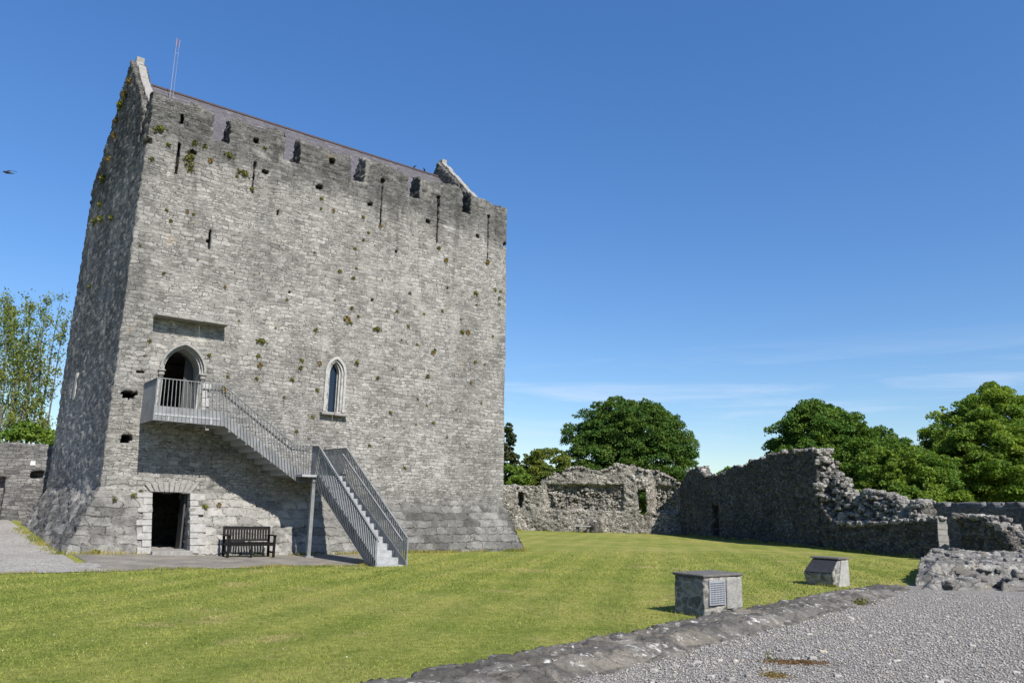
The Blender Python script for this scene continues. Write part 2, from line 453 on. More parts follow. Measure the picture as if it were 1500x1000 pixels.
M = {}
def coursed(name, lo_, hi_, mortar, stain=None, wA=0.46, rA=0.150, wB=0.27, rB=0.085, dark=0.55, bump=0.035, big=None, patch=0.4):
    """rubble laid in wandering courses: two sizes of stone mixed in patches, joints partly pointed, partly open"""
    m = NT(name, 0.92, 0.12)
    p = m.obj
    x, y, z = m.sepx(p)[:3]
    cv = m.n.new('ShaderNodeCombineXYZ'); m.l.new(m.math('ADD', x, y), cv.inputs[0]); m.l.new(z, cv.inputs[1])
    w1 = m.noise(p, 0.9, 4, 0.65, out='Color'); w2 = m.noise(p, 6.5, 4, 0.7, out='Color')
    def off(v, n, k):
        a = m.n.new('ShaderNodeVectorMath'); a.operation = 'SUBTRACT'; m.l.new(n, a.inputs[0]); a.inputs[1].default_value = (.5, .5, .5)
        return m.vadd(v, a.outputs[0], k)
    v = off(off(cv.outputs[0], w1, 0.36), w2, 0.11)
    def brick(w, r, ms, sh):
        b = m.n.new('ShaderNodeTexBrick'); m.l.new(m.map(v, (1, 1, 1), (sh, sh * .37, 0)), b.inputs['Vector'])
        b.offset = 0.43; b.offset_frequency = 2; b.squash = 0.62; b.squash_frequency = 3
        b.inputs['Scale'].default_value = 1.0; b.inputs['Brick Width'].default_value = w; b.inputs['Row Height'].default_value = r
        b.inputs['Mortar Size'].default_value = ms; b.inputs['Mortar Smooth'].default_value = 0.6
        b.inputs['Color1'].default_value = (0, 0, 0, 1); b.inputs['Color2'].default_value = (1, 1, 1, 1); b.inputs['Mortar'].default_value = (.5, .5, .5, 1)
        return m.sepc(b.outputs['Color'])[0], b.outputs['Fac']
    ca, ja = brick(wA, rA, .013, 0.0); cb, jb_ = brick(wB, rB, .010, 3.3)
    sw = m.mr(m.noise(p, 0.75, 4, 0.6), 0.45, 0.55)
    lerp = lambda a, b, f: m.math('ADD', m.math('MULTIPLY', a, m.math('SUBTRACT', 1.0, f)), m.math('MULTIPLY', b, f))
    c = lerp(ca, cb, sw); jt = lerp(ja, jb_, sw)
    if big:
        cc_, jc = brick(0.72, 0.27, .020, 7.1)
        bz = m.mr(m.math('ADD', z, m.math('MULTIPLY', m.noise(p, 0.8, 3), 1.2)), big + .75, big + .45)
        c = lerp(c, cc_, bz); jt = lerp(jt, jc, bz)
    tone = m.math('ADD', m.math('MULTIPLY', c, 0.50), m.math('MULTIPLY', m.noise(p, 2.2, 7, 0.78), 0.70))
    base = m.ramp(tone, [(0.30, lo_), (0.55, tuple((a + b) / 2 for a, b in zip(lo_, hi_))), (0.85, hi_)])
    fine = m.noise(p, 26, 5, 0.75)
    base = m.mix(m.mr(fine, 0.32, 0.50), m.mix(1.0, base, (0.62, 0.62, 0.62), 'MULTIPLY'), base)
    base = m.mix(m.mr(fine, 0.52, 0.70), base, m.mix(1.0, base, (1.30, 1.29, 1.27), 'MULTIPLY'))
    gr = m.noise(m.map(m.vadd(p, w2, 0.05), (1.0, 1.0, 2.2)), 6.0, 6, 0.74)
    base = m.mix(m.math('MULTIPLY', m.mr(gr, 0.47, 0.36), 0.55), base, m.mix(1.0, base, (0.42, 0.42, 0.42), 'MULTIPLY'))
    gate = m.mr(m.noise(m.map(p, (1.0, 1.0, 1.6)), 2.6, 5, 0.7), 0.52 - 0.2 * dark, 0.62 - 0.2 * dark)
    base = m.mix(m.math('MULTIPLY', m.mr(jt, 0.15, 0.8), 0.72), base, m.mix(gate, mortar, (0.055, 0.052, 0.046)))
    pit = m.noise(m.map(m.vadd(p, w2, 0.1), (1.0, 1.0, 2.0)), 8.0, 4, 0.62)
    pitm = m.mr(pit, 0.645, 0.685)
    base = m.mix(m.math('MULTIPLY', pitm, 0.85), base, (0.045, 0.043, 0.037))
    pt = m.noise(m.map(p, (1, 1, .8)), 0.42, 6, 0.68)
    base = m.mix(m.math('MULTIPLY', m.mr(pt, 0.56, 0.40), patch), base, m.mix(1.0, base, (0.55, 0.55, 0.55), 'MULTIPLY'))
    ln = m.noise(p, 4.0, 6, 0.75)
    base = m.mix(m.math('MULTIPLY', m.mr(ln, 0.57, 0.70), 0.40), base, (0.60, 0.59, 0.56))
    if stain: base = stain(m, base)
    h = m.math('ADD', m.math('MULTIPLY', m.math('SUBTRACT', 1.0, jt), 0.55), m.math('MULTIPLY', fine, 0.4))
    h = m.math('ADD', h, m.math('ADD', m.math('MULTIPLY', gr, 0.7), m.math('MULTIPLY', c, 0.25)))
    h = m.math('SUBTRACT', h, m.math('MULTIPLY', pitm, 0.8))
    return m.done(base, m.bump(h, bump, 0.9))
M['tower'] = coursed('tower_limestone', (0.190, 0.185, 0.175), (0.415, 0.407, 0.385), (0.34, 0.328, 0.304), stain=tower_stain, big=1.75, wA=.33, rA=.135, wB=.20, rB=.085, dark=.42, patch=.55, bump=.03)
M['ruin'] = stone('ruin_rubble', (0.055, 0.053, 0.05), (0.12, 0.115, 0.107), (0.25, 0.24, 0.22), scale=(3.6, 3.6, 6.5), mortar=(0.14, 0.13, 0.11), openj=0.8, bump=0.07, lichen=0.5, patch=0.5)  # darker rubble copy: shade on the cross wall painted into its tone
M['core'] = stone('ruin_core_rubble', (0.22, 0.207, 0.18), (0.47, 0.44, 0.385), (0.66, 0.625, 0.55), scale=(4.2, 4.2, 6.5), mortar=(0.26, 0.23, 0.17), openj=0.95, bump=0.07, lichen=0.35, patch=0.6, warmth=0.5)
M['darkwall'] = coursed('boundary_stone', (0.10, 0.10, 0.10), (0.29, 0.285, 0.275), (0.2, 0.19, 0.17), wA=.5, rA=.16, wB=.35, rB=.1, dark=.8)
M['kerb'] = stone('kerb_stone', (0.10, 0.094, 0.084), (0.155, 0.146, 0.13), (0.235, 0.221, 0.197), scale=(1.6, 2.2, 3.0), mortar=(0.17, 0.15, 0.12), openj=0.4, bump=0.025, lichen=1.0, patch=0.6, jw=0.035, pits=0.5, jb=.3, gb=.9, gs=1.0, gsc=5.0)
M['footing'] = stone('footing_stone', (0.15, 0.146, 0.138), (0.235, 0.229, 0.216), (0.34, 0.332, 0.315), scale=(1.8, 2.2, 4.0), mortar=(0.20, 0.19, 0.165), openj=0.6, bump=0.03, lichen=0.8, patch=0.5, jw=0.05, pits=0.6)
M['plinth'] = stone('plinth_stone', (0.16, 0.157, 0.15), (0.24, 0.235, 0.22), (0.34, 0.33, 0.31), scale=(3.6, 3.6, 5.5), mortar=(0.42, 0.40, 0.36), openj=0.05, bump=0.03, lichen=0.3)

def dressed(name, c, bump=0.01):
    m = NT(name, 0.85, 0.2)
    n = m.noise(m.obj, 9, 5, 0.7); n2 = m.noise(m.obj, 60, 3, 0.6)
    b = m.mix(m.mr(n, 0.35, 0.7), tuple(x * 0.78 for x in c), tuple(min(1, x * 1.12) for x in c))
    b = m.mix(m.math('MULTIPLY', m.mr(n2, 0.5, 0.7), 0.25), b, tuple(x * 0.6 for x in c))
    return m.done(b, m.bump(m.math('ADD', n, m.math('MULTIPLY', n2, 0.4)), bump, 0.8))
M['dressed'] = dressed('dressed_limestone', (0.38, 0.372, 0.35))
M['dressed_white'] = dressed('cleaned_limestone', (0.43, 0.422, 0.405))
M['jamb'] = dressed('worn_jamb_stone', (0.36, 0.352, 0.335), 0.02)
M['ledge'] = dressed('grey_ledge_stone', (0.30, 0.29, 0.27))
M['cap'] = dressed('dark_capstone', (0.15, 0.144, 0.132), 0.03)
M['crest'] = stone('sunlit_crest_stone', (0.17, 0.163, 0.15), (0.31, 0.30, 0.275), (0.50, 0.485, 0.45), scale=(3.5, 3.5, 5.0), mortar=(0.3, 0.28, 0.24), openj=0.5, bump=0.04, lichen=0.6)  # paler than the wall stone: sunlight painted into crests and torn end
M['coping'] = dressed('pale_coping', (0.33, 0.32, 0.295), 0.03)

def plain(name, c, rough=0.6, metal=0.0, var=0.12, scale=8.0, spec=0.4):
    m = NT(name, rough, spec)
    m.b.inputs['Metallic'].default_value = metal
    n = m.noise(m.obj, scale, 5, 0.65)
    b = m.mix(m.mr(n, 0.3, 0.7), tuple(x * (1 - var) for x in c), tuple(min(1, x * (1 + var)) for x in c))
    return m.done(b, m.bump(n, 0.002, 0.4), m.mr(n, 0.3, 0.7, rough - 0.08, min(1.0, rough + 0.1)))
M['steel'] = plain('galvanised_steel', (0.215, 0.223, 0.23), 0.55, 0.15, 0.22, 3.0)
M['steel_dark'] = plain('dark_handrail_steel', (0.10, 0.10, 0.105), 0.5, 0.3)
M['tread'] = plain('steel_tread', (0.40, 0.41, 0.42), 0.55, 0.25)
M['bench'] = plain('weathered_black_wood', (0.009, 0.008, 0.0075), 0.6, 0.0, 0.35, 14.0, 0.15)
M['door_grey'] = plain('grey_door_paint', (0.06, 0.06, 0.06), 0.6)
M['red'] = plain('red_door_paint', (0.32, 0.03, 0.025), 0.5)
M['pole'] = plain('white_pole_paint', (0.28, 0.26, 0.26), 0.5)
M['pole_red'] = plain('red_pole_paint', (0.36, 0.15, 0.11), 0.5)
M['bird'] = plain('black_feathers', (0.012, 0.012, 0.014), 0.6)
M['plaque'] = plain('plaque_panel', (0.30, 0.31, 0.33), 0.5)
M['lectern_panel'] = plain('dark_lectern_panel', (0.035, 0.035, 0.036), 0.5)
M['plaque_ink'] = plain('plaque_lettering', (0.10, 0.11, 0.13), 0.5)
M['white_tile'] = plain('white_plate', (0.75, 0.75, 0.73), 0.4)
gl = NT('dark_window_glass', 0.06, 0.5)
M['glass'] = gl.done((0.010, 0.018, 0.035))

def slate():
    m = NT('purple_slate', 0.6, 0.35)
    v = m.map(m.obj, (1, 1.36, 1))
    br = m.n.new('ShaderNodeTexBrick'); m.l.new(v, br.inputs['Vector'])
    br.inputs['Scale'].default_value = 1.0; br.inputs['Brick Width'].default_value = 0.9; br.inputs['Row Height'].default_value = 0.20
    br.inputs['Mortar Size'].default_value = 0.020; br.inputs['Mortar Smooth'].default_value = 0.5
    br.inputs['Color1'].default_value = (0.088, 0.080, 0.084, 1); br.inputs['Color2'].default_value = (0.120, 0.110, 0.114, 1)
    br.inputs['Mortar'].default_value = (0.05, 0.043, 0.048, 1)
    n = m.noise(m.obj, 4, 5)
    c = m.mix(m.math('MULTIPLY', m.mr(n, 0.5, 0.75), 0.5), br.outputs['Color'], (0.28, 0.26, 0.26))
    return m.done(c, m.bump(m.math('SUBTRACT', 1.0, br.outputs['Fac']), 0.012, 0.7))
M['slate'] = slate()
M['ridge'] = plain('terracotta_ridge_tile', (0.055, 0.036, 0.034), 0.8)

def leafmat(name, a, b, tr=0.35, dry=None):
    m = NT(name, 0.65, 0.12)
    g = m.n.new('ShaderNodeNewGeometry')
    r = g.outputs['Random Per Island']
    c = m.mix(r, tuple(x * ALB for x in a), tuple(x * ALB for x in b))
    if not dry:                                # boughs differ a little in hue
        c = m.mix(m.mr(m.noise(m.obj, 0.55, 3, 0.6), 0.42, 0.62), m.mix(1.0, c, (0.85, 0.92, 0.9), 'MULTIPLY'), m.mix(1.0, c, (1.30, 1.15, 1.0), 'MULTIPLY'))
    if dry:                                    # worn, straw-coloured patches across the lawn
        f = m.math('ADD', m.math('MULTIPLY', m.mr(m.noise(m.obj, 0.42, 5, 0.65), 0.55, 0.68), 0.75), m.math('MULTIPLY', m.mr(m.noise(m.obj, 1.5, 4, 0.6), 0.56, 0.70), 0.5), True)
        c = m.mix(f, c, tuple(x * ALB for x in dry))
        g2 = m.mr(m.noise(m.obj, 0.9, 4, 0.6), 0.50, 0.36)
        c = m.mix(m.math('MULTIPLY', g2, .5), c, m.mix(1.0, c, (0.55, 0.68, 0.55), 'MULTIPLY'))
        w = m.n.new('ShaderNodeTexWave'); w.bands_direction = 'X'
        m.l.new(m.map(m.obj, (1, 1, 1), rot=(0, 0, math.radians(48))), w.inputs['Vector'])
        w.inputs['Scale'].default_value = 0.27; w.inputs['Distortion'].default_value = 2.2; w.inputs['Detail'].default_value = 2
        c = m.mix(m.mr(w.outputs['Fac'], 0.3, 0.7), m.mix(1.0, c, (0.90, 0.93, 0.90), 'MULTIPLY'), m.mix(1.0, c, (1.13, 1.09, 1.13), 'MULTIPLY'))
    m.set(m.b.inputs['Base Color'], c)
    t = m.n.new('ShaderNodeBsdfTranslucent')
    m.l.new(m.mix(1.0, c, (1.3, 1.5, 0.5), 'MULTIPLY'), t.inputs['Color'])
    mx = m.n.new('ShaderNodeMixShader'); mx.inputs[0].default_value = tr
    m.l.new(m.b.outputs[0], mx.inputs[1]); m.l.new(t.outputs[0], mx.inputs[2])
    m.l.new(mx.outputs[0], m.n['Material Output'].inputs['Surface'])
    return m.m
M['leaf_dark'] = leafmat('sycamore_leaf', (0.044, 0.094, 0.016), (0.098, 0.172, 0.036), 0.25)
M['leaf_mid'] = leafmat('maple_leaf', (0.056, 0.118, 0.018), (0.124, 0.212, 0.040), 0.3)
M['leaf_light'] = leafmat('lime_leaf', (0.090, 0.165, 0.024), (0.190, 0.280, 0.054), 0.35)
M['leaf_bright'] = leafmat('bright_leaf', (0.115, 0.190, 0.028), (0.230, 0.315, 0.060), 0.4)
M['leaf_olive'] = leafmat('hawthorn_leaf', (0.085, 0.125, 0.022), (0.160, 0.195, 0.042), 0.25)
M['leaf_pop'] = leafmat('poplar_leaf', (0.13, 0.175, 0.045), (0.25, 0.29, 0.085), 0.4)
M['leaf_con'] = leafmat('conifer_needles', (0.03, 0.05, 0.02), (0.07, 0.085, 0.03), 0.15)
M['tuft'] = leafmat('wall_plant_leaf', (0.09, 0.105, 0.02), (0.20, 0.20, 0.05), 0.3)
M['tuft_brown'] = leafmat('dry_wall_plant', (0.16, 0.10, 0.03), (0.26, 0.20, 0.07), 0.25)
M['weed_red'] = leafmat('red_brown_weed', (0.13, 0.065, 0.03), (0.24, 0.16, 0.09), 0.2)
M['blade'] = leafmat('grass_blade', (0.208, 0.262, 0.046), (0.365, 0.382, 0.102), 0.35, (0.46, 0.40, 0.18))
M['edge_blade'] = leafmat('long_edge_grass', (0.15, 0.19, 0.03), (0.40, 0.34, 0.14), 0.3)
M['bark'] = plain('tree_bark', (0.10, 0.085, 0.065), 0.9, 0, 0.3, 6.0, 0.1)
M['bark_pale'] = plain('pale_bark', (0.15, 0.135, 0.11), 0.9, 0, 0.3, 6.0, 0.1)

def lawn():
    m = NT('mown_grass', 0.95, 0.1)
    p = m.obj
    n0 = m.noise(p, 0.16, 4, 0.6); n1 = m.noise(p, 0.8, 5, 0.65); n2 = m.noise(p, 7, 5, 0.7); n3 = m.noise(p, 45, 4, 0.7)
    c = m.mix(m.mr(n1, 0.35, 0.68), (0.185, 0.235, 0.044), (0.31, 0.325, 0.085))
    c = m.mix(m.math('MULTIPLY', m.mr(n0, 0.42, 0.66), 0.6), c, (0.38, 0.355, 0.115))
    # mower stripes
    s = m.n.new('ShaderNodeTexWave'); s.bands_direction = 'X'
    m.l.new(m.map(p, (1, 1, 1), rot=(0, 0, math.radians(48))), s.inputs['Vector'])
    s.inputs['Scale'].default_value = 0.27; s.inputs['Distortion'].default_value = 2.2; s.inputs['Detail'].default_value = 2
    c = m.mix(m.math('MULTIPLY', m.mr(s.outputs['Fac'], 0.3, 0.7), 0.35), c, m.mix(1.0, c, (1.38, 1.26, 1.35), 'MULTIPLY'))
    c = m.mix(m.math('MULTIPLY', m.mr(m.noise(p, 0.42, 5, 0.65), 0.57, 0.68), 0.65), c, (0.38, 0.32, 0.14))
    c = m.mix(m.mr(n2, 0.3, 0.72), m.mix(1.0, c, (0.68, 0.72, 0.62), 'MULTIPLY'), m.mix(1.0, c, (1.25, 1.2, 1.25), 'MULTIPLY'))
    c = m.mix(m.mr(n3, 0.3, 0.7), m.mix(1.0, c, (0.66, 0.70, 0.6), 'MULTIPLY'), m.mix(1.0, c, (1.2, 1.16, 1.2), 'MULTIPLY'))
    h = m.math('ADD', m.math('MULTIPLY', n2, 0.6), n3)
    return m.done(c, m.bump(h, 0.05, 0.8))
M['lawn'] = lawn()

def gravel(name, a, b, sc=38.0, weeds=0.0):
    m = NT(name, 0.9, 0.2)
    p = m.obj
    c = m.sepc(m.vor(p, sc)); d = m.vor(p, sc, 'F1', 'Distance')
    col = m.ramp(c[0], [(0.0, tuple(x * 0.55 for x in a)), (0.4, a), (1.0, b)])
    col = m.mix(m.math('MULTIPLY', m.mr(c[1], 0.8, 0.95), 0.35), col, (0.30, 0.25, 0.18))
    n = m.noise(p, 0.7, 5, 0.65)
    col = m.mix(m.math('MULTIPLY', m.mr(n, 0.35, 0.65), 0.35), m.mix(1.0, col, (0.78, 0.78, 0.78), 'MULTIPLY'), m.mix(1.0, col, (1.15, 1.15, 1.14), 'MULTIPLY'))
    col = m.mix(m.math('MULTIPLY', m.mr(m.noise(p, 3.5, 5, 0.7), 0.55, 0.72), 0.35), col, m.mix(1.0, col, (0.55, 0.53, 0.50), 'MULTIPLY'))
    if weeds: col = m.mix(m.math('MULTIPLY', m.mr(m.noise(p, 1.1, 5, 0.7), 0.62, 0.74), weeds), col, (0.17, 0.15, 0.08))
    h = m.math('SUBTRACT', 1.0, m.math('MULTIPLY', d, 1.4))
    return m.done(col, m.bump(h, 0.022, 1.0))
M['gravel'] = gravel('grey_limestone_gravel', (0.315, 0.298, 0.272), (0.56, 0.53, 0.485), 46.0, 0.75)
M['gravel_pale'] = gravel('pale_path_gravel', (0.44, 0.42, 0.385), (0.62, 0.59, 0.54), 34.0, 0.45)
M['peb'] = None
def pebble():
    m = NT('loose_pebble', 0.85, 0.25)
    r = m.n.new('ShaderNodeNewGeometry').outputs['Random Per Island']
    c = m.ramp(r, [(0.0, (0.21, 0.20, 0.185)), (0.5, (0.345, 0.328, 0.302)), (0.9, (0.47, 0.447, 0.412)), (1.0, (0.42, 0.35, 0.26))])
    return m.done(c)
M['peb'] = pebble()
def paving():
    m = NT('worn_tarmac_path', 0.9, 0.2)
    n = m.noise(m.obj, 1.3, 6, 0.7); n2 = m.noise(m.obj, 60, 3, 0.6)
    c = m.mix(m.mr(n, 0.3, 0.7), (0.165, 0.152, 0.132), (0.30, 0.275, 0.235))
    c = m.mix(m.mr(n2, 0.35, 0.7), m.mix(1.0, c, (0.7, 0.7, 0.7), 'MULTIPLY'), m.mix(1.0, c, (1.25, 1.25, 1.25), 'MULTIPLY'))
    c = m.mix(m.math('MULTIPLY', m.mr(m.noise(m.obj, 2.5, 5, 0.7), 0.56, 0.72), 0.6), c, (0.17, 0.17, 0.07))
    return m.done(c, m.bump(n2, 0.01, 0.7))
M['paving'] = paving()

# ------------------------------------------------------------------ ground
def sstep(x, a, b):
    t = np.clip((np.asarray(x, float) - a) / (b - a), 0, 1)
    return t * t * (3 - 2 * t)
def terrain(x, y):
    x = np.asarray(x, float); y = np.asarray(y, float)
    z = 0.13 * sstep(x, 4.5, -0.5) * sstep(y, -4.5, -1.0)
    z = z + 0.048 * np.clip(y, 0, 22) * sstep(x, 1.2, -.7)
    return z
def gnoise(x, y):
    P = np.stack([x, y, 0 * x], 1)
    return 0.02 * fbm(P, 0.5, 3, 3)

def ground_sheet(name, mat, xs, ys, inside=None, dz=0.0, kind='structure'):
    X, Y = np.meshgrid(xs, ys, indexing='ij')
    x, y = X.ravel(), Y.ravel()
    Z = terrain(x, y) + dz
    n = len(ys)
    I, J = np.meshgrid(range(len(xs) - 1), range(n - 1), indexing='ij')
    a = (I * n + J).ravel()
    Q = np.stack([a, a + n, a + n + 1, a + 1], 1)
    if inside is not None:
        cx = (x[Q[:, 0]] + x[Q[:, 2]]) / 2; cy = (y[Q[:, 0]] + y[Q[:, 2]]) / 2
        Q = Q[inside(cx, cy)]
        u, inv = np.unique(Q, return_inverse=True); Q = inv.reshape(Q.shape)
        x, y, Z = x[u], y[u], Z[u]
    o = link(name, mesh_np(name, np.stack([x, y, Z], 1), Q), mat, smooth=True)
    return tag(o, kind=kind)

gx = np.unique(np.concatenate([np.linspace(-900, -60, 15), np.linspace(-60, 80, 281), np.linspace(80, 900, 15)]))
ground_sheet('lawn', M['lawn'], gx, gx)

# the low kerb wall runs from K0 to K1
K0, K1 = np.array([-3.6, -20.22]), np.array([13.5, -16.42])
kd = (K1 - K0) / np.linalg.norm(K1 - K0)
kn = np.array([-kd[1], kd[0]])
def side_of_kerb(x, y):
    return (x - K0[0]) * kn[0] + (y - K0[1]) * kn[1]
ground_sheet('gravel_yard', M['gravel'], np.arange(-30, 45, 0.25), np.arange(-60, -12, 0.25),
             lambda x, y: (side_of_kerb(x, y) < 0.1) & ((x < 14.0) | (y < -14.0 - 0.1 * (x - 14))), 0.03)
def path_edge(x):                                  # grass edge of the path in front of the tower
    return -5.05 - 0.12 * np.clip(x - 1.5, 0, 9) + 0.10 * np.sin(x * 2.1) * 0.5 + 0.06 * np.sin(x * 5.3 + 1)
ground_sheet('paved_path', M['paving'], np.arange(-0.6, 8.6, 0.1), np.arange(-6.6, 2.0, 0.1),
             lambda x, y: (y > path_edge(x) + .10 * vnoise(np.stack([x, y, 0 * x], 1), 2.3, 14)) & (y > -6.2 + np.clip(x - 5.6, 0, 9) * 1.7) & (y < 1.0) & (x > -1.8 - 0.0 * y), 0.010)
def gp(x, y):
    nn = .22 * vnoise(np.stack([x, y, 0 * x], 1), 1.7, 12)
    return (y > path_edge(np.minimum(x, 1.0)) + nn * .4) & (x < 1.2) & (x < -0.35 + 0.02 * y + nn) & ~((y > -3.0) & (y < 13) & (x > -0.9))
ground_sheet('gravel_path', M['gravel_pale'], np.arange(-40, 1.3, 0.15), np.arange(-6.0, 30, 0.15), gp, 0.016)

# ------------------------------------------------------------------ the tower
W, D, BAT = 14.7, 10.2, 0.0069
def flare(z):
    return 0.66 * np.clip(1 - np.asarray(z, float) / 1.95, -0.1, 1)
def warp(P):
    P = np.array(P, float)
    x, y, z = P[:, 0].copy(), P[:, 1].copy(), P[:, 2]
    e = np.clip(flare(z), 0, None); b = BAT * z
    el = e * 1.35
    x = x + (b - el) * np.clip(1 - x / 1.0, 0, 1) - (b - e) * np.clip(1 - (W - x) / 1.0, 0, 1)
    y = y + (b - e) * np.clip(1 - y / 2.5, 0, 1) - (b - e) * np.clip(1 - (D - y) / 2.5, 0, 1)
    return np.stack([x, y, z], 1)

def arch_half(w, h, t):                               # half width of a pointed arch at height t above the springing
    c = (h * h - w * w) / (2 * w)
    return np.sqrt(np.maximum((w + c) ** 2 - np.asarray(t, float) ** 2, 0)) - c

DOOR = dict(x=1.95, w=0.53, z0=4.10, zs=5.62, h=0.72)
WIN = dict(x=7.115, w=0.175, z0=4.80, zs=6.18, h=0.36)
LOW = dict(x0=1.45, x1=2.56, z0=0.17, z1=1.86)
GAPS = [(2.09, 2.66), (4.62, 5.19), (7.22, 7.79), (9.66, 10.23), (12.28, 12.71)]
SLITS = [(1.09, 12.02, 13.1), (3.60, 12.02, 13.2), (8.555, 12.09, 13.93), (11.12, 11.95, 13.92), (13.64, 11.84, 13.72), (2.36, 9.72, 10.4)]
HOLES = [(0.06, 12.91, .24, .16), (1.54, 12.92, .24, .16), (3.98, 12.93, .26, .17), (6.01, 12.94, .28, .18), (8.07, 12.82, .24, .2), (10.66, 12.78, .2, .17),
         (13.11, 12.73, .2, .17), (14.60, 12.68, .18, .2), (6.46, 14.1, .2, .16), (4.55, 11.59, .09, .18), (0.50, 4.72, .42, .24),
         (0.57, 3.41, .34, .26), (0.74, 5.44, .22, .08), (3.57, 14.0, .16, .2), (1.08, 13.95, .07, .3), (8.55, 13.93, .16, .14),
         (11.11, 13.93, .14, .14), (13.64, 13.75, .16, .12), (2.30, 10.0, .10, .12), (8.4, 9.1, .12, .1), (11.7, 10.2, .1, .1), (5.2, 8.8, .1, .09), (9.3, 11.2, .12, .09), (12.4, 9.0, .1, .1)]
RIDGE_Y, APEX, RIDGE_Z = 5.1, 18.15, 17.38
fx, fz = [], []
for a, b in GAPS: fx += [a, b]
for x, a, b in SLITS: fx += [x - .04, x + .04]; fz += [a, b]
for x, z, w, h in HOLES: fx += [x - w / 2, x + w / 2]; fz += [z - h / 2, z + h / 2]
fx += [LOW['x0'], LOW['x1'], 0.6, 14.15]
fz += [LOW['z0'], LOW['z1'], 13.6, DOOR['z0'], WIN['z0']]
xs = lines(0, W, 0.075, fx)
ys = lines(0, D, 0.10, [0.16, 0.35])
zs = lines(-0.4, APEX, 0.075, fz)
cx, cy, cz = [(a[1:] + a[:-1]) / 2 for a in (xs, ys, zs)]
X = cx[:, None, None]; Y = cy[None, :, None]; Z = cz[None, None, :]
fill = np.broadcast_to(Z < 13.35, (len(cx), len(cy), len(cz))).copy()
# parapet with steep-topped merlons
wob = (0.06 * np.sin(cx * 1.7) + 0.05 * np.sin(cx * 4.3 + 1))[:, None, None]
Yb = np.minimum(Y, D - Y)
mtop = np.where(Yb < 0.62, 14.40 + 0.40 * np.sqrt(np.clip(Yb / 0.62, 0, 1)), 14.80 - 2.2 * np.clip(Yb - 0.62, 0, 9) ** 1.2) + wob
mtop = np.where(X > 12.75, np.minimum(mtop, 14.50 - 0.12 * np.clip((X - 13.2), 0, 3)), mtop)
ingap = np.zeros((len(cx), 1, 1), bool)
for a, b in GAPS: ingap |= ((X > a) & (X < b))
fill |= (Yb < 1.02) & (Z < np.where(ingap, 13.6, mtop))
# the two end gables
gz = APEX - 0.95 * np.abs(Y - RIDGE_Y)
gz2 = APEX - np.where(Y > RIDGE_Y, 0.80, 0.95) * np.abs(Y - RIDGE_Y)
fill |= (X < 0.60) & (Z < gz2) & (Y > 1.30)
fill |= (X > 14.12) & (Z < gz) & (Yb > 0.6)
fill |= (X < 0.55) & (Z < 14.55) & (Y > 8.8)
# openings
def cut(mask):
    global fill
    fill &= ~mask
cut((np.abs(X - DOOR['x']) < np.where(Z < DOOR['zs'], DOOR['w'] + .07, arch_half(DOOR['w'] + .07, DOOR['h'] + .07, np.clip(Z - DOOR['zs'], 0, 9)))) & (Z > DOOR['z0']) & (Z < DOOR['zs'] + DOOR['h'] + .07) & (Y < 3.2))
cut((X > 1.2) & (X < 5) & (Y > 1.3) & (Y < 5) & (Z > DOOR['z0']) & (Z < 6.6))
cut((np.abs(X - WIN['x']) < np.where(Z < WIN['zs'], WIN['w'] + .07, arch_half(WIN['w'] + .07, WIN['h'] + .07, np.clip(Z - WIN['zs'], 0, 9)))) & (Z > WIN['z0']) & (Z < WIN['zs'] + WIN['h'] + .07) & (Y < 1.2))
cut((X > LOW['x0']) & (X < LOW['x1']) & (Z > LOW['z0']) & (Z < LOW['z1']) & (Y < 4.0))
cut((X > 1.0) & (X < 5) & (Y > 1.2) & (Y < 6) & (Z > LOW['z0']) & (Z < 2.3))
for x, a, b in SLITS: cut((np.abs(X - x) < .04) & (Z > a) & (Z < b) & (Y < 0.6))
for x, z, w, h in HOLES: cut((((X - x) / (w * .56)) ** 2 + ((Z - z) / (h * .56)) ** 2 + .25 * np.sin(X * 37 + Z * 23) < 1) & (Y < (1.6 if w > .3 else .6)))
Vt, Qt = vox(xs, ys, zs, fill)
Vt0 = Vt
Vt = warp(Vt)
Nt = vnormals(Vt, Qt)
f1, ed, idn = cells(Vt, (2.2, 2.2, 5.5), 3)
rough = 0.016 + 0.055 * sstep(Vt[:, 2], 2.3, 1.6) + 0.035 * sstep(Vt[:, 2], 12.8, 14.2) + 0.02 * (Vt0[:, 0] < 0.01)
dd = rough * (np.clip(ed / .25, 0, 1) - 1) + rough * (idn - .5) + 0.03 * fbm(Vt, 0.5, 9, 2)
Vt = Vt + Nt * dd[:, None]
# worn, uneven edges
Vt = Vt + 0.012 * np.stack([vnoise(Vt, 4.1, 41), vnoise(Vt, 4.1, 42), vnoise(Vt, 4.1, 43)], 1)

tower = thing('stone_tower', 'tall grey limestone tower keep with battered base, battlements and a slate gable roof', 'tower', (0, 0, 0))
link('wall', mesh_np('tower_wall', Vt, Qt), M['tower'], tower)

